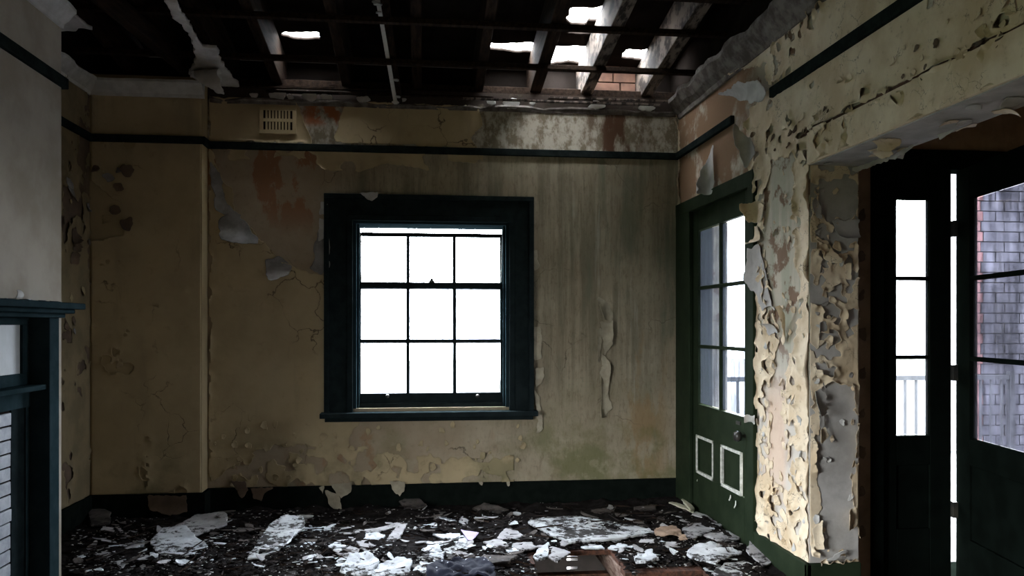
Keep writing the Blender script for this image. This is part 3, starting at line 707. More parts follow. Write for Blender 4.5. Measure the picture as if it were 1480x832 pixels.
# ================================================================== DOORS
dr = empty('door_1', (XR, 5.375, 0), 'closed dark green door with six panes in the right wall', 'door', kind=S)
for nm, lo, hi in (('casing', (XR-.03, 4.737, 0), (XR, 4.83, 2.42)), ('casing', (XR-.03, 5.93, 0), (XR, YB-.03, 2.42)), ('casing', (XR-.032, 4.737, 2.325), (XR, YB-.03, 2.425)),
                   ('jamb', (XR, 4.80, 0), (XR+.16, 4.815, 2.335)), ('jamb', (XR, 5.935, 0), (XR+.16, 5.95, 2.335)), ('jamb', (XR, 4.80, 2.325), (XR+.16, 5.95, 2.34)), ('threshold', (XR+.0, 4.81, -.02), (XR+.28, 5.94, .012))):
    box(nm, lo, hi, 'door_green', dr, .005)
DXa, DXb = XR+.004, XR+.046
gy0, gy1 = on_x(1075, 450, XR).y, on_x(1008, 450, XR).y
gz0, gz1 = .852, 2.172
p = [on_x(1005.5, 626, XR), on_x(1030, 695, XR), on_x(1041.5, 643, XR), on_x(1070.5, 717, XR)]
pan = [(on_x(1030, 690, XR).y, on_x(1006, 690, XR).y), (on_x(1070.5, 690, XR).y, on_x(1041.5, 690, XR).y)]
pz0, pz1 = (p[1].z+p[3].z)/2, (p[0].z+p[2].z)/2
for nm, lo, hi in (('stile', (DXa, 4.817, .014), (DXb, gy0, 2.325)), ('stile', (DXa, gy1, .014), (DXb, 5.933, 2.325)), ('top_rail', (DXa, gy0, gz1), (DXb, gy1, 2.325)),
                   ('lock_rail', (DXa, gy0, pz1), (DXb, gy1, gz0)), ('bottom_rail', (DXa, gy0, .014), (DXb, gy1, pz0)), ('muntin', (DXa, pan[1][1], pz0), (DXb, pan[0][0], pz1))):
    box(nm, lo, hi, 'door_green', dr, .003)
for a, b in pan: 
    pp = box('panel', (XR+.018, max(a, gy0)-.0, pz0), (XR+.034, min(b, gy1)+.0, pz1), 'door_green', dr)
    t = .02
    for lo, hi in (((XR-.004, a, pz0), (XR+.016, a+t*.45, pz1)), ((XR-.004, b-t*1.3, pz0), (XR+.016, b, pz1)), ((XR-.004, a, pz0), (XR+.016, b, pz0+t*1.1)), ((XR-.004, a, pz1-t), (XR+.016, b, pz1))):
        q = box('bead', lo, hi, 'bead', pp, .003); 
zz = [gz0+(gz1-gz0)*i/3 for i in range(4)]
ym = on_x(1039, 450, XR).y
for z in zz[1:3]: box('glazing_bar', (DXa+.003, gy0, z-.012), (DXb-.003, gy1, z+.012), 'door_green', dr)
box('glazing_bar', (DXa+.002, ym-.012, gz0), (DXb-.002, ym+.012, gz1), 'door_green', dr)
for i in range(3):
    for a, b in ((gy0, ym-.01), (ym+.01, gy1)): box('pane', (XR+.022, a-.002, zz[i]+.01), (XR+.026, b+.002, zz[i+1]-.01), 'glass_door', dr)
kn = on_x(1072, 630, XR-.02)
kb = lathe('door_knob', [(0, -.03), (.03, -.03), (.03, -.022), (.011, -.018), (.011, .02), (.03, .03), (.036, .05), (.028, .068), (0, .074)], 'brass', dr, (XR-.0, kn.y, kn.z), '-X')
es = on_x(1066, 611, XR-.005); box('lock_plate', (XR-.004, es.y-.035, es.z-.012), (XR+.006, es.y+.035, es.z+.012), 'brass', dr, .002)
for (px, py) in ((1010, 690), (1058, 715), (1066, 725)):
    q = on_x(px, py, XR); flake('splinter', 'right', rpoly(q.y, q.z-.02, .025, 5, .5, rnd.random()), 'bead', dr, .012, (270, .3, .05), .002, .008, .006, 30+px)

fr = empty('door_2', (2.74, YD, 0), 'dark french door side panel with three narrow panes', 'door', kind=S)
FG0, FG1 = on_y(1296, 450, YD).x, on_y(1344, 450, YD).x
fz0, fz1 = .824, 2.162
for nm, lo, hi in (('frame', (2.496, YD-.03, 0), (2.56, YD+.10, 2.44)), ('head', (2.496, YD-.03, 2.33), (3.93, YD+.10, 2.44)), ('frame', (3.86, YD-.03, 0), (3.93, YD+.10, 2.44)), ('sill', (2.496, YD-.02, -.03), (3.93, YD+.3, .012)),
                   ('stile', (2.558, YD, .014), (FG0, YD+.045, 2.331)), ('stile', (FG1, YD, .014), (2.983, YD+.045, 2.331)), ('top_rail', (FG0, YD, fz1), (FG1, YD+.045, 2.331)), ('bottom_rail', (FG0, YD, .014), (FG1, YD+.045, .30)),
                   ('panel', (FG0, YD+.012, .30), (FG1, YD+.032, .66)), ('lock_rail', (FG0, YD, .66), (FG1, YD+.045, fz0))):
    box(nm, lo, hi, 'leaf_black', fr, .004)
for i in range(3):
    a, b = fz0+(fz1-fz0)*i/3, fz0+(fz1-fz0)*(i+1)/3
    box('pane', (FG0-.002, YD+.02, a+.008), (FG1+.002, YD+.024, b-.008), 'glass_side', fr)
    if i: box('glazing_bar', (FG0, YD+.004, a-.011), (FG1, YD+.04, a+.011), 'leaf_black', fr)
# open leaf, hinged on the side panel; local x runs along the leaf from the hinge
LW = .86
lf = empty('door_3', (0, 0, 0), 'open dark french door leaf with wide grimy panes', 'door', kind=S)
lg0, lg1 = .150, LW-.13
for nm, lo, hi in (('stile', (0, 0, .02), (lg0, .045, 2.325)), ('stile', (lg1, 0, .02), (LW, .045, 2.325)), ('top_rail', (lg0, 0, fz1-.01), (lg1, .045, 2.325)), ('lock_rail', (lg0, 0, .68), (lg1, .045, fz0)),
                   ('bottom_rail', (lg0, 0, .02), (lg1, .045, .27)), ('panel', (lg0, .012, .27), (lg1, .033, .68))):
    box(nm, lo, hi, 'leaf_black', lf, .004)
for i in range(3):
    a, b = fz0+(fz1-.01-fz0)*i/3, fz0+(fz1-.01-fz0)*(i+1)/3
    box('pane', (lg0-.002, .022, a+.008), (lg1+.002, .026, b-.008), 'glass_leaf', lf)
    if i: box('glazing_bar', (lg0, .004, a-.012), (lg1, .041, a+.012), 'leaf_black', lf)
for py in (331, 538, 735):
    z = on_y(1377, py, YD).z
    h = box('hinge', (-.016, -.03, z-.045), (.03, .0, z+.045), 'brass', lf, .003)
lf.location = (3.008, YD-.005, 0); lf.rotation_euler = (0, 0, math.atan2(-.984, -.179))

# window joinery of the openings behind the viewpoint
w2 = empty('window_2', (XL, 1.6, .1), 'tall cream framed window in the left wall before the chimney breast', 'window', kind=S)
for lo, hi in (((XL-.2, .5, .1), (XL-.12, .56, 1.95)), ((XL-.2, 2.64, .1), (XL-.12, 2.7, 1.95)), ((XL-.2, .5, .1), (XL-.12, 2.7, .17)), ((XL-.2, .5, 1.88), (XL-.12, 2.7, 1.95)), ((XL-.2, 1.58, .1), (XL-.12, 1.62, 1.95))):
    box('frame', lo, hi, 'black_green', w2, .004)

# ================================================================== FIREPLACE SURROUND
fp = empty('fireplace_surround', (XC, 3.86, 0), 'dark teal wooden mantel with two shelves and a pale panel against the chimney breast', 'fireplace')
T = 'teal'
for sgn in (0, 1):
    ya, yb = (4.359, 4.468) if not sgn else (3.252, 3.361)
    box('post', (XC+.0, ya, 0), (-1.93, yb, 1.50), T, fp, .004)
    y2, y1 = (4.322, 4.359) if not sgn else (3.361, 3.398)
    box('inner_frame', (XC-.0, y2, 0), (-2.028, y1, 1.10), T, fp, .003)
ms = box('mantel_shelf', (XC, 3.18, 1.535), (-1.82, 4.53, 1.568), T, fp, .006)
box('moulding', (XC, 3.21, 1.512), (-1.86, 4.50, 1.536), T, ms, .008)
box('moulding', (XC, 3.24, 1.49), (-1.90, 4.475, 1.513), T, ms, .006)
box('lower_shelf', (XC, 3.361, 1.118), (-1.945, 4.359, 1.145), T, fp, .005)
box('lintel_board', (XC, 3.361, 1.03), (-2.022, 4.359, 1.118), T, fp, .003)
pf = empty('panel_frame', (XC, 3.86, 1.145)); pf.parent = fp; pf.location = Vector((XC, 3.86, 1.145))-fp.location
for lo, hi in (((XC, 3.361, 1.145), (-2.03, 4.359, 1.205)), ((XC, 3.361, 1.452), (-2.03, 4.359, 1.49)), ((XC, 3.361, 1.205), (-2.03, 3.43, 1.452)), ((XC, 4.292, 1.205), (-2.03, 4.359, 1.452))):
    box('panel_rail', lo, hi, T, pf, .003)
box('pale_panel', (XC, 3.43, 1.205), (XC+.006, 4.292, 1.452), 'mirror_paint', fp)
# brick slips in the opening
hb = box('brick_backing', (XC, 3.398, 0), (XC+.003, 4.322, 1.03), 'soot', fp)
for r in range(15):
    for (ya, yb) in ((4.06, 4.19), (3.93, 4.055), (3.53, 3.66), (3.665, 3.79)):
        s = .03 if r % 2 else 0
        box('brick', (XC+.002, ya-s*(1 if ya < 4.06 else 0)+.003, r*.068+.004), (XC+.012+.006*rnd.random(), yb-(s if 3.6 < ya < 4.0 else 0)-.003, r*.068+.064), 'hearth_brick', fp, .003)
box('shade_strip', (XC+.002, 4.195, 0), (XC+.012, 4.322, 1.03), 'black_green', fp)  # dark strip painted for the shaded side of the brick recess
# scraps on the shelf
fk = flake('torn_paper', 'floor', [(-1.83, 3.82), (-1.80, 3.83), (-1.79, 3.87), (-1.83, 3.88), (-1.9, 3.86)], 'white_plaster', None, 1.572, (0, .45, .02), .002, .006, .005, 3, .003)
tag(fk, 'small white paper scrap hanging over the mantel shelf edge', 'paper')
for k in range(9):
    x, yq = rnd.uniform(-1.98, -1.83), rnd.uniform(3.5, 4.5)
    f = flake('paint_chip', 'floor', rpoly(x, yq, rnd.uniform(.012, .035), 6), 'deb_white' if k % 2 else 'deb_grey', None, 1.571, None, .003, .006, .006, 300+k, .006)
    if f: tag(f, 'small paint chip lying on the teal mantel shelf', 'paint chip', 'paint chips on the mantel shelf')

# ================================================================== AIR VENT
ax0, ax1 = on_y(381, 172, YB).x, on_y(423, 172, YB).x; az0, az1 = on_y(400, 188, YB).z, on_y(400, 160, YB).z
av = box('air_vent', (ax0-.02, YB-.008, az0-.015), (ax1+.02, YB-.004, az1+.015), 'soot'); tag(av, 'cream plaster air vent with two rows of slots above the picture rail', 'air vent')  # black backing sheet stands in for the shade inside the slots
zm = (az0+az1)/2
for lo, hi in (((ax0-.03, YB-.016, az0-.03), (ax1+.03, YB-.003, az0)), ((ax0-.03, YB-.016, az1), (ax1+.03, YB-.003, az1+.03)), ((ax0-.03, YB-.016, az0), (ax0, YB-.003, az1)), ((ax1, YB-.016, az0), (ax1+.03, YB-.003, az1)), ((ax0, YB-.015, zm-.012), (ax1, YB-.003, zm+.012))):
    box('vent_frame', lo, hi, 'shade_cream', av, .002)
for i in range(1, 9):
    x = ax0+(ax1-ax0)*i/9; box('vent_bar', (x-.0075, YB-.014, az0), (x+.0075, YB-.003, az1), 'shade_cream', av)

# ================================================================== HANGING FLAKES
def wf_(plane, px, mat, parent, **k):
    k.setdefault('seed', len(bpy.data.objects)); return flake('paint_flake', plane, uvs(plane, px), mat, parent, **k)
# back wall, upper left: grey torn paper along the diagonal
wf_('back', [(304, 232), (318, 250), (330, 290), (344, 312), (330, 318), (312, 300), (306, 270)], 'slate_paper', wb, off=.012, curl=(200, .5, .15), jag=.03, res=.009)
wf_('back', [(322, 312), (340, 308), (352, 318), (370, 340), (374, 354), (350, 357), (330, 353), (318, 342)], 'slate_paper', wb, off=.014, curl=(260, .4, .2), jag=.035, res=.009)
wf_('back', [(386, 376), (402, 374), (420, 386), (416, 396), (404, 404), (394, 410), (386, 396)], 'slate_paper', wb, off=.012, curl=(270, .5, .1), jag=.03, res=.008)
wf_('back', [(461, 330), (470, 330), (480, 350), (478, 386), (464, 398), (446, 388), (452, 370)], 'slate_paper', wb, off=.016, curl=(0, .5, .08), jag=.03, res=.008)
wf_('back', [(464, 292), (476, 294), (474, 308), (462, 312)], 'white_plaster', wb, off=.03, curl=(0, .3, .05))
wf_('back', [(462, 315), (472, 318), (468, 345), (460, 350)], 'white_plaster', wb, off=.02, curl=(0, .3, .06))
f = flake('paint_flake', 'back', bk([(522, 280), (548, 279), (546, 286), (537, 293), (529, 288)]), 'grey_plaster', wb, .062, (270, .5, .06), .003, .008, .006, 14)
# right of the window
for pts in ([(770, 362), (777, 360), (779, 386), (771, 394)], [(768, 472), (780, 472), (784, 490), (778, 516), (772, 500)], [(770, 500), (784, 490), (782, 518), (772, 520)], [(772, 532), (786, 530), (787, 545), (774, 560)], [(771, 563), (780, 575), (786, 620), (777, 624), (774, 590)]):
    wf_('back', pts, 'dull_paint', wb, off=.012, curl=(180, .45, .05), jag=.016, res=.006)
# hanging strip on the mouldy wall
for pts, cu in (([(853, 442), (864, 430), (876, 436), (886, 452), (884, 466), (872, 462), (862, 456)], (200, .25, .06)), ([(868, 466), (886, 464), (889, 485), (880, 505), (874, 512), (870, 490)], (0, .35, .06)),
                ([(864, 474), (871, 476), (868, 500), (866, 524), (861, 520)], (180, .3, .04)), ([(870, 512), (880, 520), (884, 540), (878, 570), (870, 575), (868, 540)], (0, .4, .05)), ([(866, 545), (876, 560), (884, 590), (876, 602), (860, 603), (866, 580)], (180, .4, .05))):
    wf_('back', pts, 'dull_paint', wb, off=.008, curl=cu, jag=.018, res=.006)
wf_('back', [(976, 632), (984, 628), (985, 660), (980, 684), (976, 678)], 'white_plaster', wb, off=.02, curl=(180, .4, .05), res=.006)
# flakes drooping over the skirting
for pts in ([(336, 694), (356, 694), (360, 706), (352, 720), (344, 708)], [(364, 704), (398, 702), (384, 712), (380, 721), (368, 718)], [(226, 708), (280, 708), (284, 730), (262, 736), (230, 728)],
            [(478, 698), (510, 696), (508, 710), (494, 718), (484, 708)], [(564, 694), (586, 694), (584, 708), (578, 716), (566, 704)], [(470, 706), (490, 712), (496, 738), (478, 730)], [(462, 702), (470, 700), (468, 714)], [(690, 694), (700, 694), (696, 701)], [(730, 694), (738, 694), (734, 700)]):
    wf_('skirt' if pts[0][0] > 300 else 'skirt', pts, 'dull_paint' if pts[0][0] > 400 else 'brown_plaster', wb, off=.012 if pts[0][0] > 300 else .17, curl=(270, .5, .12), jag=.01, res=.007)
# chips standing off the cracked area below the sill
for k in range(60):
    px, py = rnd.uniform(310, 790), rnd.uniform(612, 692); u, v = uv_of('back', px, py)
    flake('paint_flake', 'back', rpoly(u, v, rnd.uniform(.015, .04), 6, .8), 'cream', wb, .008, (rnd.uniform(0, 360), .3, rnd.uniform(.03, .07)), .0015, .01, .008, 700+k)
for k in range(26):   # alcove
    px, py = rnd.choice([(rnd.uniform(92, 128), rnd.uniform(250, 480)), (rnd.uniform(140, 186), rnd.uniform(240, 345))]); pl = 'left' if px < 129 else 'pier'
    u, v = uv_of(pl, px, py)
    flake('paint_flake', pl, rpoly(u, v, rnd.uniform(.02, .07), 6), rnd.choice(['brown_plaster', 'brown_plaster', 'slate_paper', 'shade_cream']), wl if pl == 'left' else wb, .008, (rnd.uniform(180, 360), .3, rnd.uniform(.04, .1)), .002, .015, .01, 780+k)
# right wall
wf_('right', [(1086, 404), (1090, 360), (1100, 352), (1122, 446), (1106, 448), (1096, 428)], 'grey_plaster', wr, off=.016, curl=(0, .5, .4), jag=.03, res=.007)
wf_('right', [(1088, 300), (1104, 290), (1112, 296), (1106, 320), (1096, 322)], 'pale', wr, off=.03, curl=(0, .3, .06), res=.006)
wf_('right', [(1090, 330), (1098, 326), (1108, 350), (1100, 366), (1092, 356)], 'pale', wr, off=.02, curl=(270, .3, .06), res=.006)
wf_('right', [(1062, 128), (1110, 112), (1118, 136), (1106, 150), (1078, 146), (1064, 136)], 'white_plaster', wr, off=.05, curl=(90, .35, .12), jag=.03, res=.009)
wf_('right', [(1032, 222), (1036, 212), (1038, 262), (1034, 278), (1020, 280), (1024, 262)], 'white_plaster', wr, off=.03, curl=(0, .3, .05), jag=.028, res=.008)
wf_('right', [(1080, 180), (1092, 196), (1098, 220), (1088, 240), (1080, 214)], 'grey_plaster', wr, off=.03, curl=(0, .3, .06), jag=.028, res=.008)
wf_('right', [(1108, 462), (1124, 460), (1128, 480), (1116, 486)], 'grey_plaster', wr, off=.02, curl=(90, .3, .04), res=.006)
wf_('right', [(1092, 600), (1100, 600), (1100, 612), (1092, 608)], 'white_plaster', wr, off=.04, curl=(0, .3, .03), res=.005)
wf_('right', [(1134, 490), (1146, 440), (1150, 442), (1142, 486), (1136, 500)], 'pale', wr, off=.02, curl=(180, .3, .04), res=.006)
# jamb
wf_('jamb', [(1166, 296), (1176, 284), (1184, 300), (1186, 318), (1176, 312)], 'white_plaster', wr, off=.02, curl=(180, .3, .06), jag=.008, res=.005)
wf_('jamb', [(1200, 318), (1240, 318), (1238, 348), (1222, 352), (1214, 356), (1206, 340)], 'grey_plaster', wr, off=.014, curl=(270, .25, .08), jag=.01, res=.005)
wf_('jamb', [(1176, 340), (1196, 350), (1210, 376), (1212, 396), (1190, 376)], 'pale', wr, off=.012, curl=(300, .4, .08), jag=.008, res=.005)
wf_('jamb', [(1218, 382), (1228, 380), (1228, 404), (1222, 405)], 'pale', wr, off=.012, curl=(0, .2, .05), jag=.006, res=.005)
wf_('jamb', [(1176, 466), (1190, 464), (1192, 478), (1176, 480)], 'white_plaster', wr, off=.03, curl=(180, .2, .05), jag=.006, res=.005)
wf_('jamb', [(1168, 594), (1172, 566), (1182, 560), (1192, 570), (1190, 596), (1180, 602)], 'grey_plaster', wr, off=.03, curl=(200, .2, .07), jag=.008, res=.005)
wf_('jamb', [(1176, 622), (1188, 616), (1194, 628), (1184, 640), (1176, 636)], 'pale', wr, off=.03, curl=(180, .3, .04), jag=.006, res=.005)
wf_('jamb', [(1180, 600), (1190, 598), (1188, 618), (1182, 616)], 'grey_plaster', wr, off=.02, curl=(180, .3, .05), jag=.006, res=.005)
wf_('jamb', [(1172, 762), (1186, 750), (1188, 790), (1176, 796)], 'pale', wr, off=.012, curl=(0, .3, .06), jag=.008, res=.005)
wf_('jamb', [(1190, 806), (1214, 786), (1220, 790), (1200, 808)], 'white_plaster', wr, off=.04, curl=(90, .3, .04), jag=.008, res=.005)
wf_('jamb', [(1216, 740), (1236, 732), (1238, 760), (1222, 766)], 'pale', wr, off=.012, curl=(180, .3, .04), jag=.008, res=.005)
for k in range(80):   # small curls on the pier
    px, py = rnd.uniform(1098, 1166), rnd.betavariate(1.4, 1)*560+235; u, v = uv_of('right', px, py)
    if u < YJ+.04 or v < .18: continue
    flake('paint_flake', 'right', rpoly(u, v, rnd.uniform(.012, .036), 6, .7), rnd.choice(['pale', 'pale', 'pale', 'white_plaster', 'bare']), wr, .007, (rnd.uniform(0, 360), .25, rnd.uniform(.015, .045)), .0015, .01, .006, 800+k)
for k in range(56):
    px, py = rnd.choice([rnd.uniform(1178, 1192), rnd.uniform(1226, 1238), rnd.uniform(1178, 1238)]), rnd.uniform(270, 796); u, v = uv_of('jamb', px, py)
    if u < XR+.03 or u > XO-.03 or v < .18: continue
    flake('paint_flake', 'jamb', rpoly(u, v, rnd.uniform(.012, .03), 6, .8), rnd.choice(['pale', 'pale', 'white_plaster', 'grey_plaster']), wr, .006, (rnd.uniform(0, 360), .25, rnd.uniform(.015, .04)), .0015, .008, .005, 900+k)
for k in range(60):   # lintel cracks and upper wall
    px = rnd.uniform(1110, 1470); base = 470-(470-199)*(px-612)/(1157-612); py = base+rnd.uniform(-70, 14)*rnd.random()
    u, v = uv_of('right', px, py)
    if v > 3.1 or u < 1.5: continue
    flake('paint_flake', 'right', rpoly(u, v, rnd.uniform(.012, .04), 6, .8), rnd.choice(['pale', 'pale', 'brown_plaster']), wr, .012, (rnd.uniform(200, 340), .3, rnd.uniform(.02, .05)), .0015, .01, .007, 960+k)
# paper hanging from the soffit
for k, pts in enumerate(([(1182, 246), (1200, 240), (1230, 246), (1228, 252), (1200, 252)], [(1225, 246), (1262, 234), (1290, 224), (1288, 232), (1240, 248)], [(1270, 232), (1300, 214), (1318, 216), (1300, 230)], [(1300, 222), (1336, 200), (1330, 208), (1308, 226)], [(1360, 196), (1384, 176), (1386, 184), (1368, 202)])):
    u = [on_x(a, b, XO-.02) for a, b in pts]
    PLANES['soffit_edge'] = lambda u, v, h: (XO-.03-h, u, v)
    flake('paint_flake', 'soffit_edge', [(q.y, q.z) for q in u], 'grey_plaster', wr, .0, (270, .3, .08), .003, .01, .006, 1000+k, .02)
for k in range(14):
    q = on_z(rnd.uniform(1190, 1470), 0, 2.32) if False else Vector((rnd.uniform(XR+.03, XO-.03), rnd.uniform(2.4, 4.0), 2.32))
    flake('paint_flake', 'soffit', rpoly(q.x, q.y, rnd.uniform(.03, .07), 7), rnd.choice(['grey_plaster', 'white_plaster', 'pale']), wr, .012, (rnd.uniform(0, 360), .3, .08), .002, .015, .009, 1040+k)
# strips beside the french door frame
for k in range(9):
    z = .3+k*.22; flake('paint_flake', 'french', rpoly(2.44, z, .04, 6, .6), 'brown_plaster', wd, .006, (0, .3, .05), .002, .01, .007, 1080+k)

# ================================================================== FLOOR LITTER
def in_hole(x, y): return (hx0-.02 < x < hx1+.02 and 4.0 < y < hy) or (h2x0-.02 < x < h2x1+.02 and 4.0 < y < h2y)
def f_lit(u, v):
    a = -sdf(u, v, [(hx0, 4.0), (hx1, 4.0), (hx1, hy), (hx0, hy)]); b = -sdf(u, v, [(h2x0, 4.0), (h2x1, 4.0), (h2x1, h2y), (h2x0, h2y)])
    return np.minimum(np.minimum(a, b), .4)+(fbm(u, v, 14, 4, 5)-.55)*.09-.022
def lit_h(u, v):
    wall = np.exp(-np.minimum(YB-v, np.minimum(XR-u, u-XL))/.15)*.022
    f = f_lit(u, v)
    return .006+(fbm(u, v, 7, 3, 61)**2*.07+(fbm(u, v, 34, 3, 62)-.4)*.02+wall)*np.clip(f/.12, .08, 1)
U, V, Fv, fc = grid_sheet(XL+.03, XR-.035, 4.05, YB-.035, .016, f_lit)
inb = ~(((U < XC+.13) & (V < YC1+.01)) | ((U < XPIER+.04) & (V > YP-.035)))
fc = [f for f in fc if all(inb[i] for i in f)]
lit = sheet_obj('charred_litter', 'floor', U, V, np.maximum(lit_h(U, V), .003), fc, 'char', None, 0, False)
tag(lit, 'black charred dust and litter spread over the floor', 'litter', kind='stuff')
def ground(x, y): return float(max(.003, lit_h(np.array([x]), np.array([y]))[0]))

# ---- pieces that can be told apart
def slab(name, px, mat, label, cat='plaster piece', thick=.010, z=.03, jag=.014, curl=None, seed=None, slope=None, wob=.012, res=.012, extra=.004):
    pts = uvs('floor', px, z)
    c = np.array(pts).mean(0)
    gh = max(ground(*q) for q in pts+[tuple(c)])
    f = flake(name, 'floor', pts, mat, None, max(gh*.55, .012)+thick/2+extra, curl, thick, jag, res, seed or len(bpy.data.objects), wob, slope=slope)
    return tag(f, label, cat) if f else None
slab('plaster_sheet', [(216, 788), (236, 772), (266, 770), (301, 792), (292, 800), (262, 802), (224, 799)], 'deb_white', 'broad white plaster sheet with a curved edge on the dark left floor', slope=(.0, .10))
slab('plaster_sheet', [(252, 768), (282, 756), (326, 752), (330, 764), (300, 772), (276, 778)], 'deb_grey', 'long grey plaster sheet behind the broad white sheet', slope=(0, .12))
slab('plaster_sheet', [(216, 799), (228, 801), (226, 808), (216, 806)], 'deb_white', 'small white chip tucked under the broad white sheet', res=.007)
slab('plaster_sheet', [(134, 804), (150, 793), (166, 795), (168, 803), (152, 808)], 'deb_grey', 'pale plaster lump near the foot of the chimney breast', res=.009)
slab('plaster_sheet', [(164, 762), (170, 762), (200, 782), (194, 785)], 'deb_grey', 'narrow grey plaster sliver leaning in the left litter', jag=.008, res=.008)
slab('plaster_sheet', [(124, 827), (146, 822), (150, 827), (134, 832)], 'deb_white', 'flat white scrap beside the mantel post foot', res=.008)
slab('plaster_sheet', [(96, 818), (114, 812), (116, 820), (100, 827)], 'deb_grey', 'grey scrap against the mantel post foot', res=.008)
slab('plaster_sheet', [(356, 810), (390, 772), (412, 762), (438, 764), (440, 776), (426, 784), (400, 802), (376, 808)], 'deb_litter', 'long tilted grey-white board in front of the skirting', thick=.012, slope=(.0, .10))
slab('paper_scrap', [(380, 796), (400, 784), (428, 782), (418, 792), (398, 802)], 'deb_white', 'torn white paper lying on the long tilted board', 'paper', extra=.03, thick=.002, curl=(40, .5, .3), res=.008)
slab('paper_scrap', [(438, 784), (457, 780), (452, 788), (446, 789)], 'deb_white', 'small bright triangular scrap beside the tilted board', 'paper', res=.007, thick=.004)
slab('plaster_sheet', [(440, 762), (470, 760), (482, 764), (460, 767)], 'deb_white', 'thin white curled scrap near the middle skirting', res=.008, thick=.004)
slab('wood_lath', [(482, 770), (540, 766), (586, 754), (585, 758), (545, 771), (500, 774)], 'deb_grey', 'long grey bent strip lying across the rubble', 'strip', jag=.006, res=.009)
slab('plaster_sheet', [(552, 790), (574, 764), (588, 762), (582, 774), (562, 792)], 'deb_grey', 'grey slanting plaster strip pointing at the window wall', jag=.008, slope=(0, .04))
slab('plaster_sheet', [(516, 776), (534, 772), (556, 776), (552, 786), (534, 784)], 'deb_white', 'crumpled bright white plaster behind the grey plates', wob=.03, res=.009)
slab('plaster_plate', [(514, 784), (540, 782), (558, 796), (560, 802), (544, 806), (528, 800)], 'deb_grey', 'rounded grey plate of plaster overlapping the rubble', jag=.008)
slab('plaster_plate', [(480, 798), (500, 790), (518, 796), (520, 804), (500, 807)], 'deb_grey', 'rounded purple-grey plate of plaster in the rubble', jag=.008)
slab('plaster_sheet', [(468, 794), (484, 788), (508, 788), (500, 795), (478, 797)], 'deb_white', 'white crumbled plaster behind the purple-grey plate', wob=.03, res=.009)
slab('plaster_sheet', [(492, 830), (508, 806), (528, 802), (546, 812), (548, 824), (520, 836)], 'deb_white', 'large bright white plaster lump with a peaked top', wob=.07, res=.01, thick=.02)
slab('plaster_sheet', [(528, 834), (548, 820), (580, 812), (596, 818), (590, 832), (560, 840)], 'deb_white', 'large bright white plaster mound beside the peaked lump', wob=.06, res=.01, thick=.02)
slab('plaster_sheet', [(592, 834), (602, 820), (616, 822), (622, 816), (642, 824), (626, 834)], 'deb_white', 'jagged white plaster piece in front of the navy cloth', wob=.04, res=.009, thick=.012)
slab('plaster_sheet', [(602, 806), (618, 792), (634, 790), (642, 800), (640, 810), (616, 810)], 'deb_white', 'bright white ragged plaster sheet in the centre rubble', wob=.04, res=.009)
slab('plaster_sheet', [(616, 784), (640, 783), (646, 788), (624, 791)], 'deb_white', 'small bright plaster scrap behind the ragged sheet', res=.008)
slab('plaster_sheet', [(606, 762), (630, 756), (632, 763), (612, 766)], 'deb_white', 'pale wedge of plaster among the dark twigs', res=.008)
slab('plaster_sheet', [(624, 772), (664, 772), (666, 779), (640, 778)], 'deb_white', 'narrow white board lying under grey splinters', res=.008, jag=.008)
slab('card_scrap', [(666, 770), (692, 774), (682, 784), (676, 783)], 'deb_lilac', 'small lilac card resting on the white scraps', 'card', thick=.003, jag=.004, res=.007, extra=.02, slope=(0, .05))
slab('plaster_sheet', [(650, 776), (672, 774), (680, 786), (660, 788)], 'deb_white', 'white scrap under the lilac card', res=.008)
slab('plaster_sheet', [(640, 796), (672, 788), (678, 800), (650, 810)], 'deb_litter', 'speckled plaster plate in front of the lilac card', wob=.03)
slab('paper_curl', [(718, 776), (730, 766), (748, 768), (762, 774), (740, 778)], 'deb_grey', 'curled grey paper arching over the rubble', 'paper', thick=.003, curl=(100, .3, .5), res=.008)
slab('plaster_sheet', [(700, 784), (724, 780), (736, 790), (712, 794)], 'deb_grey', 'flat grey scrap in front of the curled paper', res=.009)
slab('plaster_sheet', [(728, 792), (744, 788), (750, 796), (738, 800)], 'deb_white', 'bright white chip before the big litter-strewn board', res=.008)
slab('plaster_sheet', [(738, 786), (768, 784), (778, 792), (752, 796)], 'deb_grey', 'pale grey scrap behind the bright chip', res=.009)
slab('plaster_sheet', [(770, 804), (780, 794), (793, 788), (792, 804), (776, 808)], 'deb_white', 'upright white plaster piece at the hole edge', slope=(0, .10), res=.008, jag=.012)
slab('plaster_sheet', [(792, 804), (800, 790), (816, 792), (824, 798), (806, 810)], 'deb_grey', 'purple-grey plaster piece at the hole edge', res=.008)
slab('fallen_board', [(761, 756), (782, 751), (830, 748), (880, 756), (930, 766), (948, 772), (900, 780), (860, 784), (824, 786), (800, 778)], 'deb_litter', 'big pale ceiling board strewn with black litter', 'board', thick=.014, jag=.012, wob=.008, extra=.012)
slab('fallen_board', [(986, 768), (1004, 760), (1046, 762), (1024, 774), (1002, 784), (990, 778)], 'deb_grey', 'grey board corner in front of the green door', 'board', jag=.006, extra=.01)
slab('fallen_board', [(1014, 776), (1050, 770), (1072, 782), (1040, 786)], 'deb_grey', 'thin grey board beside the green door threshold', 'board', jag=.008)
slab('paper_scrap', [(944, 775), (960, 768), (978, 770), (988, 780), (992, 790), (984, 791), (976, 782), (962, 784), (948, 782)], 'deb_tan', 'crumpled brown paper torn at the edge', 'paper', thick=.004, wob=.05, extra=.03, res=.008)
slab('plaster_sheet', [(952, 786), (976, 786), (984, 790), (966, 793)], 'deb_grey', 'grey plate half under the brown paper', res=.008)
slab('plaster_sheet', [(840, 789), (870, 787), (874, 791), (846, 792)], 'deb_white', 'flat white flake on the rotten rim of the hole', res=.008)
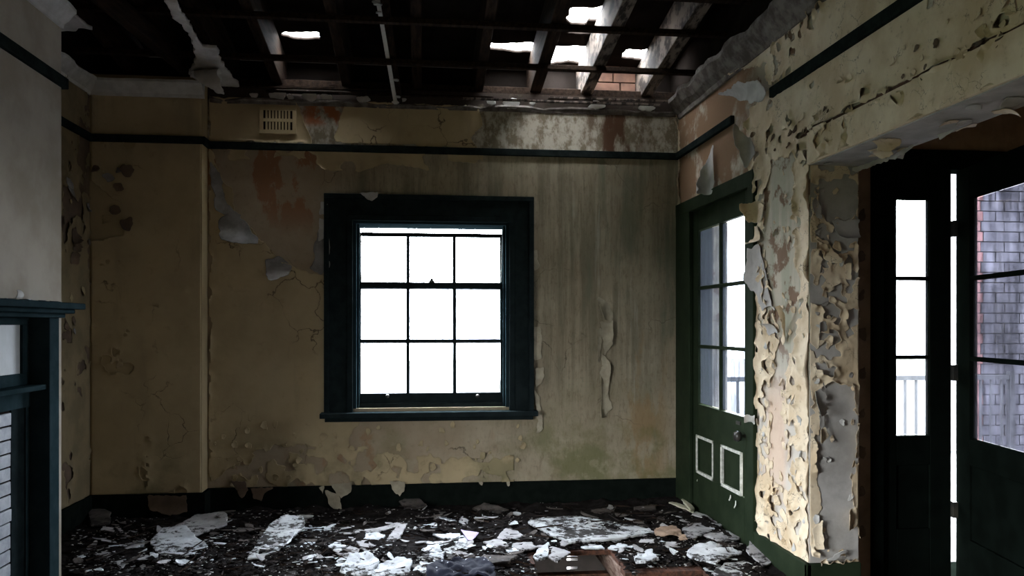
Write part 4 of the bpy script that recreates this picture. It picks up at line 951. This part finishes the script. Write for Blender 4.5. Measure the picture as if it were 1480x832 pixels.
slab('plaster_sheet', [(878, 790), (896, 784), (908, 787), (900, 794)], 'deb_white', 'white flake at the corner of the hole rim', res=.008)
slab('plaster_lump', [(917, 812), (922, 802), (940, 801), (951, 813), (936, 818), (920, 816)], 'deb_white', 'white plaster lump on the joist between the two holes', wob=.05, res=.008, thick=.02)
slab('fallen_board', [(991, 806), (1004, 794), (1026, 788), (1058, 798), (1070, 806), (1040, 816), (1034, 822), (1016, 816), (1000, 812)], 'deb_white', 'large pale plaster sheet in front of the peeling pier', wob=.03, extra=.01)
slab('fallen_board', [(1030, 830), (1046, 816), (1076, 812), (1108, 826), (1096, 836), (1050, 838)], 'deb_litter', 'dirty pale sheet in front of the pier skirting', wob=.03)
slab('plaster_sheet', [(1078, 806), (1088, 788), (1098, 790), (1116, 818), (1104, 822)], 'deb_grey', 'grey shard propped against the pier skirting', slope=(.0, .12), jag=.008, res=.008)
slab('board_offcut', [(966, 732), (972, 731), (1004, 742), (1002, 746), (980, 738)], 'deb_cream', 'cream splintered lath in the corner by the door', 'strip', jag=.004, res=.006, extra=.03)
slab('board_offcut', [(985, 730), (990, 728), (1004, 744), (998, 746)], 'deb_cream', 'short cream offcut leaning by the door casing', 'strip', jag=.004, res=.006, thick=.02, extra=.02)
slab('board_offcut', [(1000, 746), (1006, 743), (1044, 756), (1040, 760)], 'deb_grey', 'grey splinter along the foot of the door', 'strip', jag=.004, res=.007, extra=.01)
slab('plaster_sheet', [(856, 738), (890, 733), (886, 742), (860, 744)], 'deb_dark', 'dull brown sheet near the right skirting', res=.01)
slab('plaster_sheet', [(916, 734), (950, 730), (948, 738), (918, 742)], 'deb_dark', 'dull speckled sheet near the corner skirting', res=.01)
slab('plaster_sheet', [(680, 738), (700, 732), (734, 738), (720, 742)], 'deb_dark', 'dull brown plate below the window skirting', res=.01, slope=(0, .15))
slab('plaster_sheet', [(576, 734), (600, 728), (618, 737), (590, 740)], 'deb_dark', 'dull wedge of plaster below the window sill', res=.01, slope=(0, .2))
slab('plaster_sheet', [(128, 752), (140, 746), (160, 752), (158, 762), (132, 764)], 'deb_dark', 'smoke-stained plaster slab in the dark alcove', slope=(0, .2))
slab('plaster_sheet', [(274, 740), (286, 731), (292, 742)], 'deb_grey', 'upright pale shard below the alcove pier', slope=(0, .5), res=.008)
slab('plaster_sheet', [(674, 816), (700, 808), (748, 808), (736, 816), (700, 820)], 'deb_dark', 'brown broken floor plank at the left rim of the hole', 'plank', thick=.03, jag=.008)
cb = slab('speckled_cloth', [(616, 836), (640, 820), (664, 816), (690, 818), (714, 830), (716, 842), (616, 846)], 'cloth', 'navy speckled cloth heaped on the floor rubble', 'cloth', thick=.012, wob=.09, extra=.02)

# ---- medium flakes: copies of a dozen torn shapes
protos = []; PASP = []; PCURL = []
for k in range(12):
    n = rnd.choice([5, 6, 7]); asp = rnd.choice([1, 1.4, 2.2]); cq = rnd.choice([0, 2, 5, 8]); PASP.append(asp); PCURL.append(cq)
    pts = rpoly(0, 0, .05, n, asp)
    fld = lambda u, v: sdf(u, v, pts)+(fbm(u, v, 40, 2, 500+k)-.5)*.02
    U, V, Fv, fc = grid_sheet(-.16, .16, -.1, .1, .016, fld)
    h = .010*fbm(U, V, 18, 2, 520+k)+(np.maximum(U-.02, 0)**2)*cq
    me = bpy.data.meshes.new('plaster_flake'); vv_ = np.stack([U, V, h], 1)
    nb = len(vv_); top = vv_.tolist(); botv = (vv_-np.array([0, 0, .005])).tolist()
    edges = {}
    for f in fc:
        for a, b in zip(f, f[1:]+f[:1]):
            if (b, a) in edges: del edges[(b, a)]
            else: edges[(a, b)] = 1
    faces = [list(f) for f in fc]+[[i+nb for i in f[::-1]] for f in fc]+[[b, a, a+nb, b+nb] for a, b in edges]
    me.from_pydata(top+botv, [], faces); me.update(); me.materials.append(None); protos.append(me)
made = 0; LAB = {'deb_white': ('small bright white plaster flake lying in the black floor litter', 'white plaster flakes on the floor'),
                 'deb_grey': ('small grey plaster flake lying in the black floor litter', 'grey plaster flakes on the floor'),
                 'deb_dark': ('small brown smoked plaster flake lying in the black floor litter', 'brown plaster flakes on the floor')}
while made < 290:
    px, py = rnd.uniform(100, 1090), 736+96*rnd.random()**.8
    q = on_z(px, py, 0); x, yq = q.x, q.y
    if in_hole(x, yq) or x > XR-.1 or yq > YB-.12 or (x < XC+.2 and yq < YC1+.1) or x < XL+.1 or (x < XPIER+.1 and yq > YP-.12): continue
    far = (yq-4.6)/1.7
    mt = rnd.choices(['deb_white', 'deb_grey', 'deb_dark'], [max(.05, 1.1-far*1.5)*(1 if px > 380 else .35), .5, .1+far*.8])[0]
    o = bpy.data.objects.new('plaster_flake', rnd.choice(protos)); COL.objects.link(o)
    o.material_slots[0].link = 'OBJECT'; o.material_slots[0].material = M[mt]
    s = rnd.uniform(.3, .95)*(1.0 if far < .5 else 1.2); o.scale = (s, s*rnd.uniform(.6, 1), max(.5, s))
    o.rotation_euler = (rnd.gauss(0, .16), rnd.gauss(0, .16), rnd.uniform(0, 6.28)); o.location = (x, yq, ground(x, yq)+.008+.006*rnd.random())
    kk = protos.index(o.data); asp_ = PASP[kk]; shape = ('long narrow' if asp_ > 2 else 'oblong' if asp_ > 1.2 else 'compact')+(' curled' if PCURL[kk] > 4 else '')
    zone = ('near the mantel post' if x < -1.35 and yq < 5.2 else 'below the alcove pier' if x < -1.35 else 'beside the green door' if x > 1.45 else 'by the skirting under the window' if yq > 5.75 and x < .9
            else 'by the skirting of the mouldy wall' if yq > 5.75 else 'at the rim of the floor hole' if hx0-.35 < x < h2x1+.1 and yq < hy+.3 else 'between the white mounds and navy cloth' if yq < 5.05 and x > -.75 else 'in front of the tilted grey board' if yq < 5.2 else 'in the dark middle litter')
    size = 'larger ' if s > .75 else 'tiny ' if s < .45 else 'small '
    tag(o, size+shape+' '+{'deb_white': 'white', 'deb_grey': 'grey', 'deb_dark': 'brown'}[mt]+' plaster flake '+zone, 'plaster flake', 'plaster flakes '+zone); made += 1

# ---- crumbs and splinters nobody could count
def crumbs(name, n, mats, smin, smax, label, cat, stick=False):
    vs_, fs, mi = [], [], []
    while len(fs) < n*4:
        if stick: px, py = rnd.uniform(100, 1090), 736+116*rnd.random()
        else: px, py = rnd.uniform(100, 1100), 738+116*rnd.random()**.7
        q = on_z(px, py, 0); x, yq = q.x, q.y
        if in_hole(x, yq) or x > XR-.06 or yq > YB-.07 or (x < XC+.16 and yq < YC1+.06) or x < XL+.05 or (x < XPIER+.08 and yq > YP-.07): continue
        if stick and (yq > YB-.16 or x < XL+.16 or x > XR-.16 or (x < XPIER+.15 and yq > YP-.16)): continue
        if not stick and fbm(x, yq, 3, 3, 88) < .40: continue
        z = ground(x, yq)+.002; a = rnd.uniform(0, 6.28); s = rnd.uniform(smin, smax)*rnd.random()**.5
        b = len(vs_); m = rnd.randrange(len(mats))
        if stick:
            L = s*6; wd = s*.35
            dx, dy = math.cos(a), math.sin(a); dz = rnd.uniform(-.1, .25)
            for (i, j, k) in ((-1, -1, 0), (-1, 1, 0), (1, 0, 0), (-1, 0, 1), (1, .3, .8)):
                vs_.append((x+dx*L*i-dy*wd*j, yq+dy*L*i+dx*wd*j, z+.004+k*wd*1.5+dz*L*(i+1)*.5))
            for f in ((0, 2, 3), (1, 3, 2), (0, 3, 1), (3, 4, 2)): fs.append([b+t for t in f]); mi.append(m)
        else:
            for i in range(4):
                t = a+i*math.pi/2+rnd.uniform(-.5, .5); vs_.append((x+s*math.cos(t)*rnd.uniform(.6, 1.2), yq+s*math.sin(t)*rnd.uniform(.4, 1), z+rnd.uniform(0, .35)*s))
            vs_.append((x, yq, z+s*rnd.uniform(.15, .6)))
            for i in range(4): fs.append([b+i, b+(i+1) % 4, b+4]); mi.append(m)
    me = bpy.data.meshes.new(name); me.from_pydata(vs_, [], fs); me.update()
    for m in mats: me.materials.append(M[m])
    me.polygons.foreach_set('material_index', mi)
    return tag(link(name, me, None), label, cat, kind='stuff')
crumbs('plaster_crumbs', 5200, ['white_plaster', 'deb_grey', 'white_plaster'], .005, .018, 'pale plaster crumbs scattered over the black litter', 'crumbs')
crumbs('charred_chips', 6000, ['char', 'char', 'board', 'char', 'char'], .01, .045, 'black charred chips heaped over the floor', 'litter')
crumbs('splinters', 900, ['timber', 'board', 'char', 'timber'], .008, .02, 'dark wood splinters and twigs mixed in the litter', 'litter', True)

# ================================================================== OUTSIDE
g = box('ground', (-60, -60, -1.3), (60, 60, -1.2), 'grass'); tag(g, 'open ground around the house', 'ground', kind=S)
vd = box('floor_verandah', (XR+.29, YD+.31, -.25), (14, 40, -.06), 'concrete'); tag(vd, 'bright concrete terrace outside the french doors', 'terrace', kind=S)
vb = box('floor_yard', (-6, YB+.6, -.9), (XR+.28, 40, -.8), 'concrete'); tag(vb, 'bright concrete yard behind the sash window', 'yard', kind=S)
rl = empty('railing', (4.4, 8.0, -.06), 'grey iron railing with upright bars beyond the glazed doors', 'railing')
box('top_rail', (2.6, 7.98, .86), (6.4, 8.02, .91), 'rail_metal', rl); box('bottom_rail', (2.6, 7.985, .06), (6.4, 8.015, .10), 'rail_metal', rl)
x = 2.65
while x < 6.4:
    box('baluster', (x-.011, 7.989, .10), (x+.011, 8.011, .86), 'rail_metal', rl); x += .125
for x in (2.62, 4.5, 6.38): box('post', (x-.03, 7.97, -.06), (x+.03, 8.03, .95), 'rail_metal', rl)
bx0 = on_y(1403, 450, 8.5).x
bwl = box('brick_outbuilding', (bx0+.02, 8.54, -.06), (bx0+2.4, 8.9, 4.4), 'mortar'); tag(bwl, 'grey brick outbuilding with a red brick corner seen through the open door leaf', 'building')
rh = .118
for r in range(36):
    z0 = -.06+r*rh; off = .16 if r % 2 else 0
    box('brick', (bx0, 8.50, z0+.006), (bx0+(.15 if r % 2 else .12), 8.6, z0+rh-.006), 'brick_red', bwl)
    x = bx0+.13+(.03 if r % 2 else 0); k = 0
    while x < bx0+1.5 and k < 6:
        wdt = (.16 if (k == 0 and r % 2) else .30)
        box('brick', (x+.006, 8.505+.012*rnd.random(), z0+.006), (x+wdt-.006, 8.6, z0+rh-.006), 'brick_grey', bwl); x += wdt; k += 1

sh = box('added_screen', (XR+.45, 7.4, -.06), (on_y(1037, 450, 7.4).x, 7.9, 3.3), 'screen'); tag(sh, 'blue-grey board shed added outside the green door to dim its left panes', 'screen')  # added boards, darken the view behind the door's left panes
nb = 6; sx0, sx1 = XR+.45, on_y(1037, 450, 7.4).x
for i in range(nb): box('board', (sx0+(sx1-sx0)*i/nb+.004, 7.375, -.05), (sx0+(sx1-sx0)*(i+1)/nb-.004, 7.401, 3.3), 'screen', sh)
box('roof', (sx0-.1, 7.3, 3.3), (sx1+.03, 8.0, 3.36), 'rail_metal', sh)
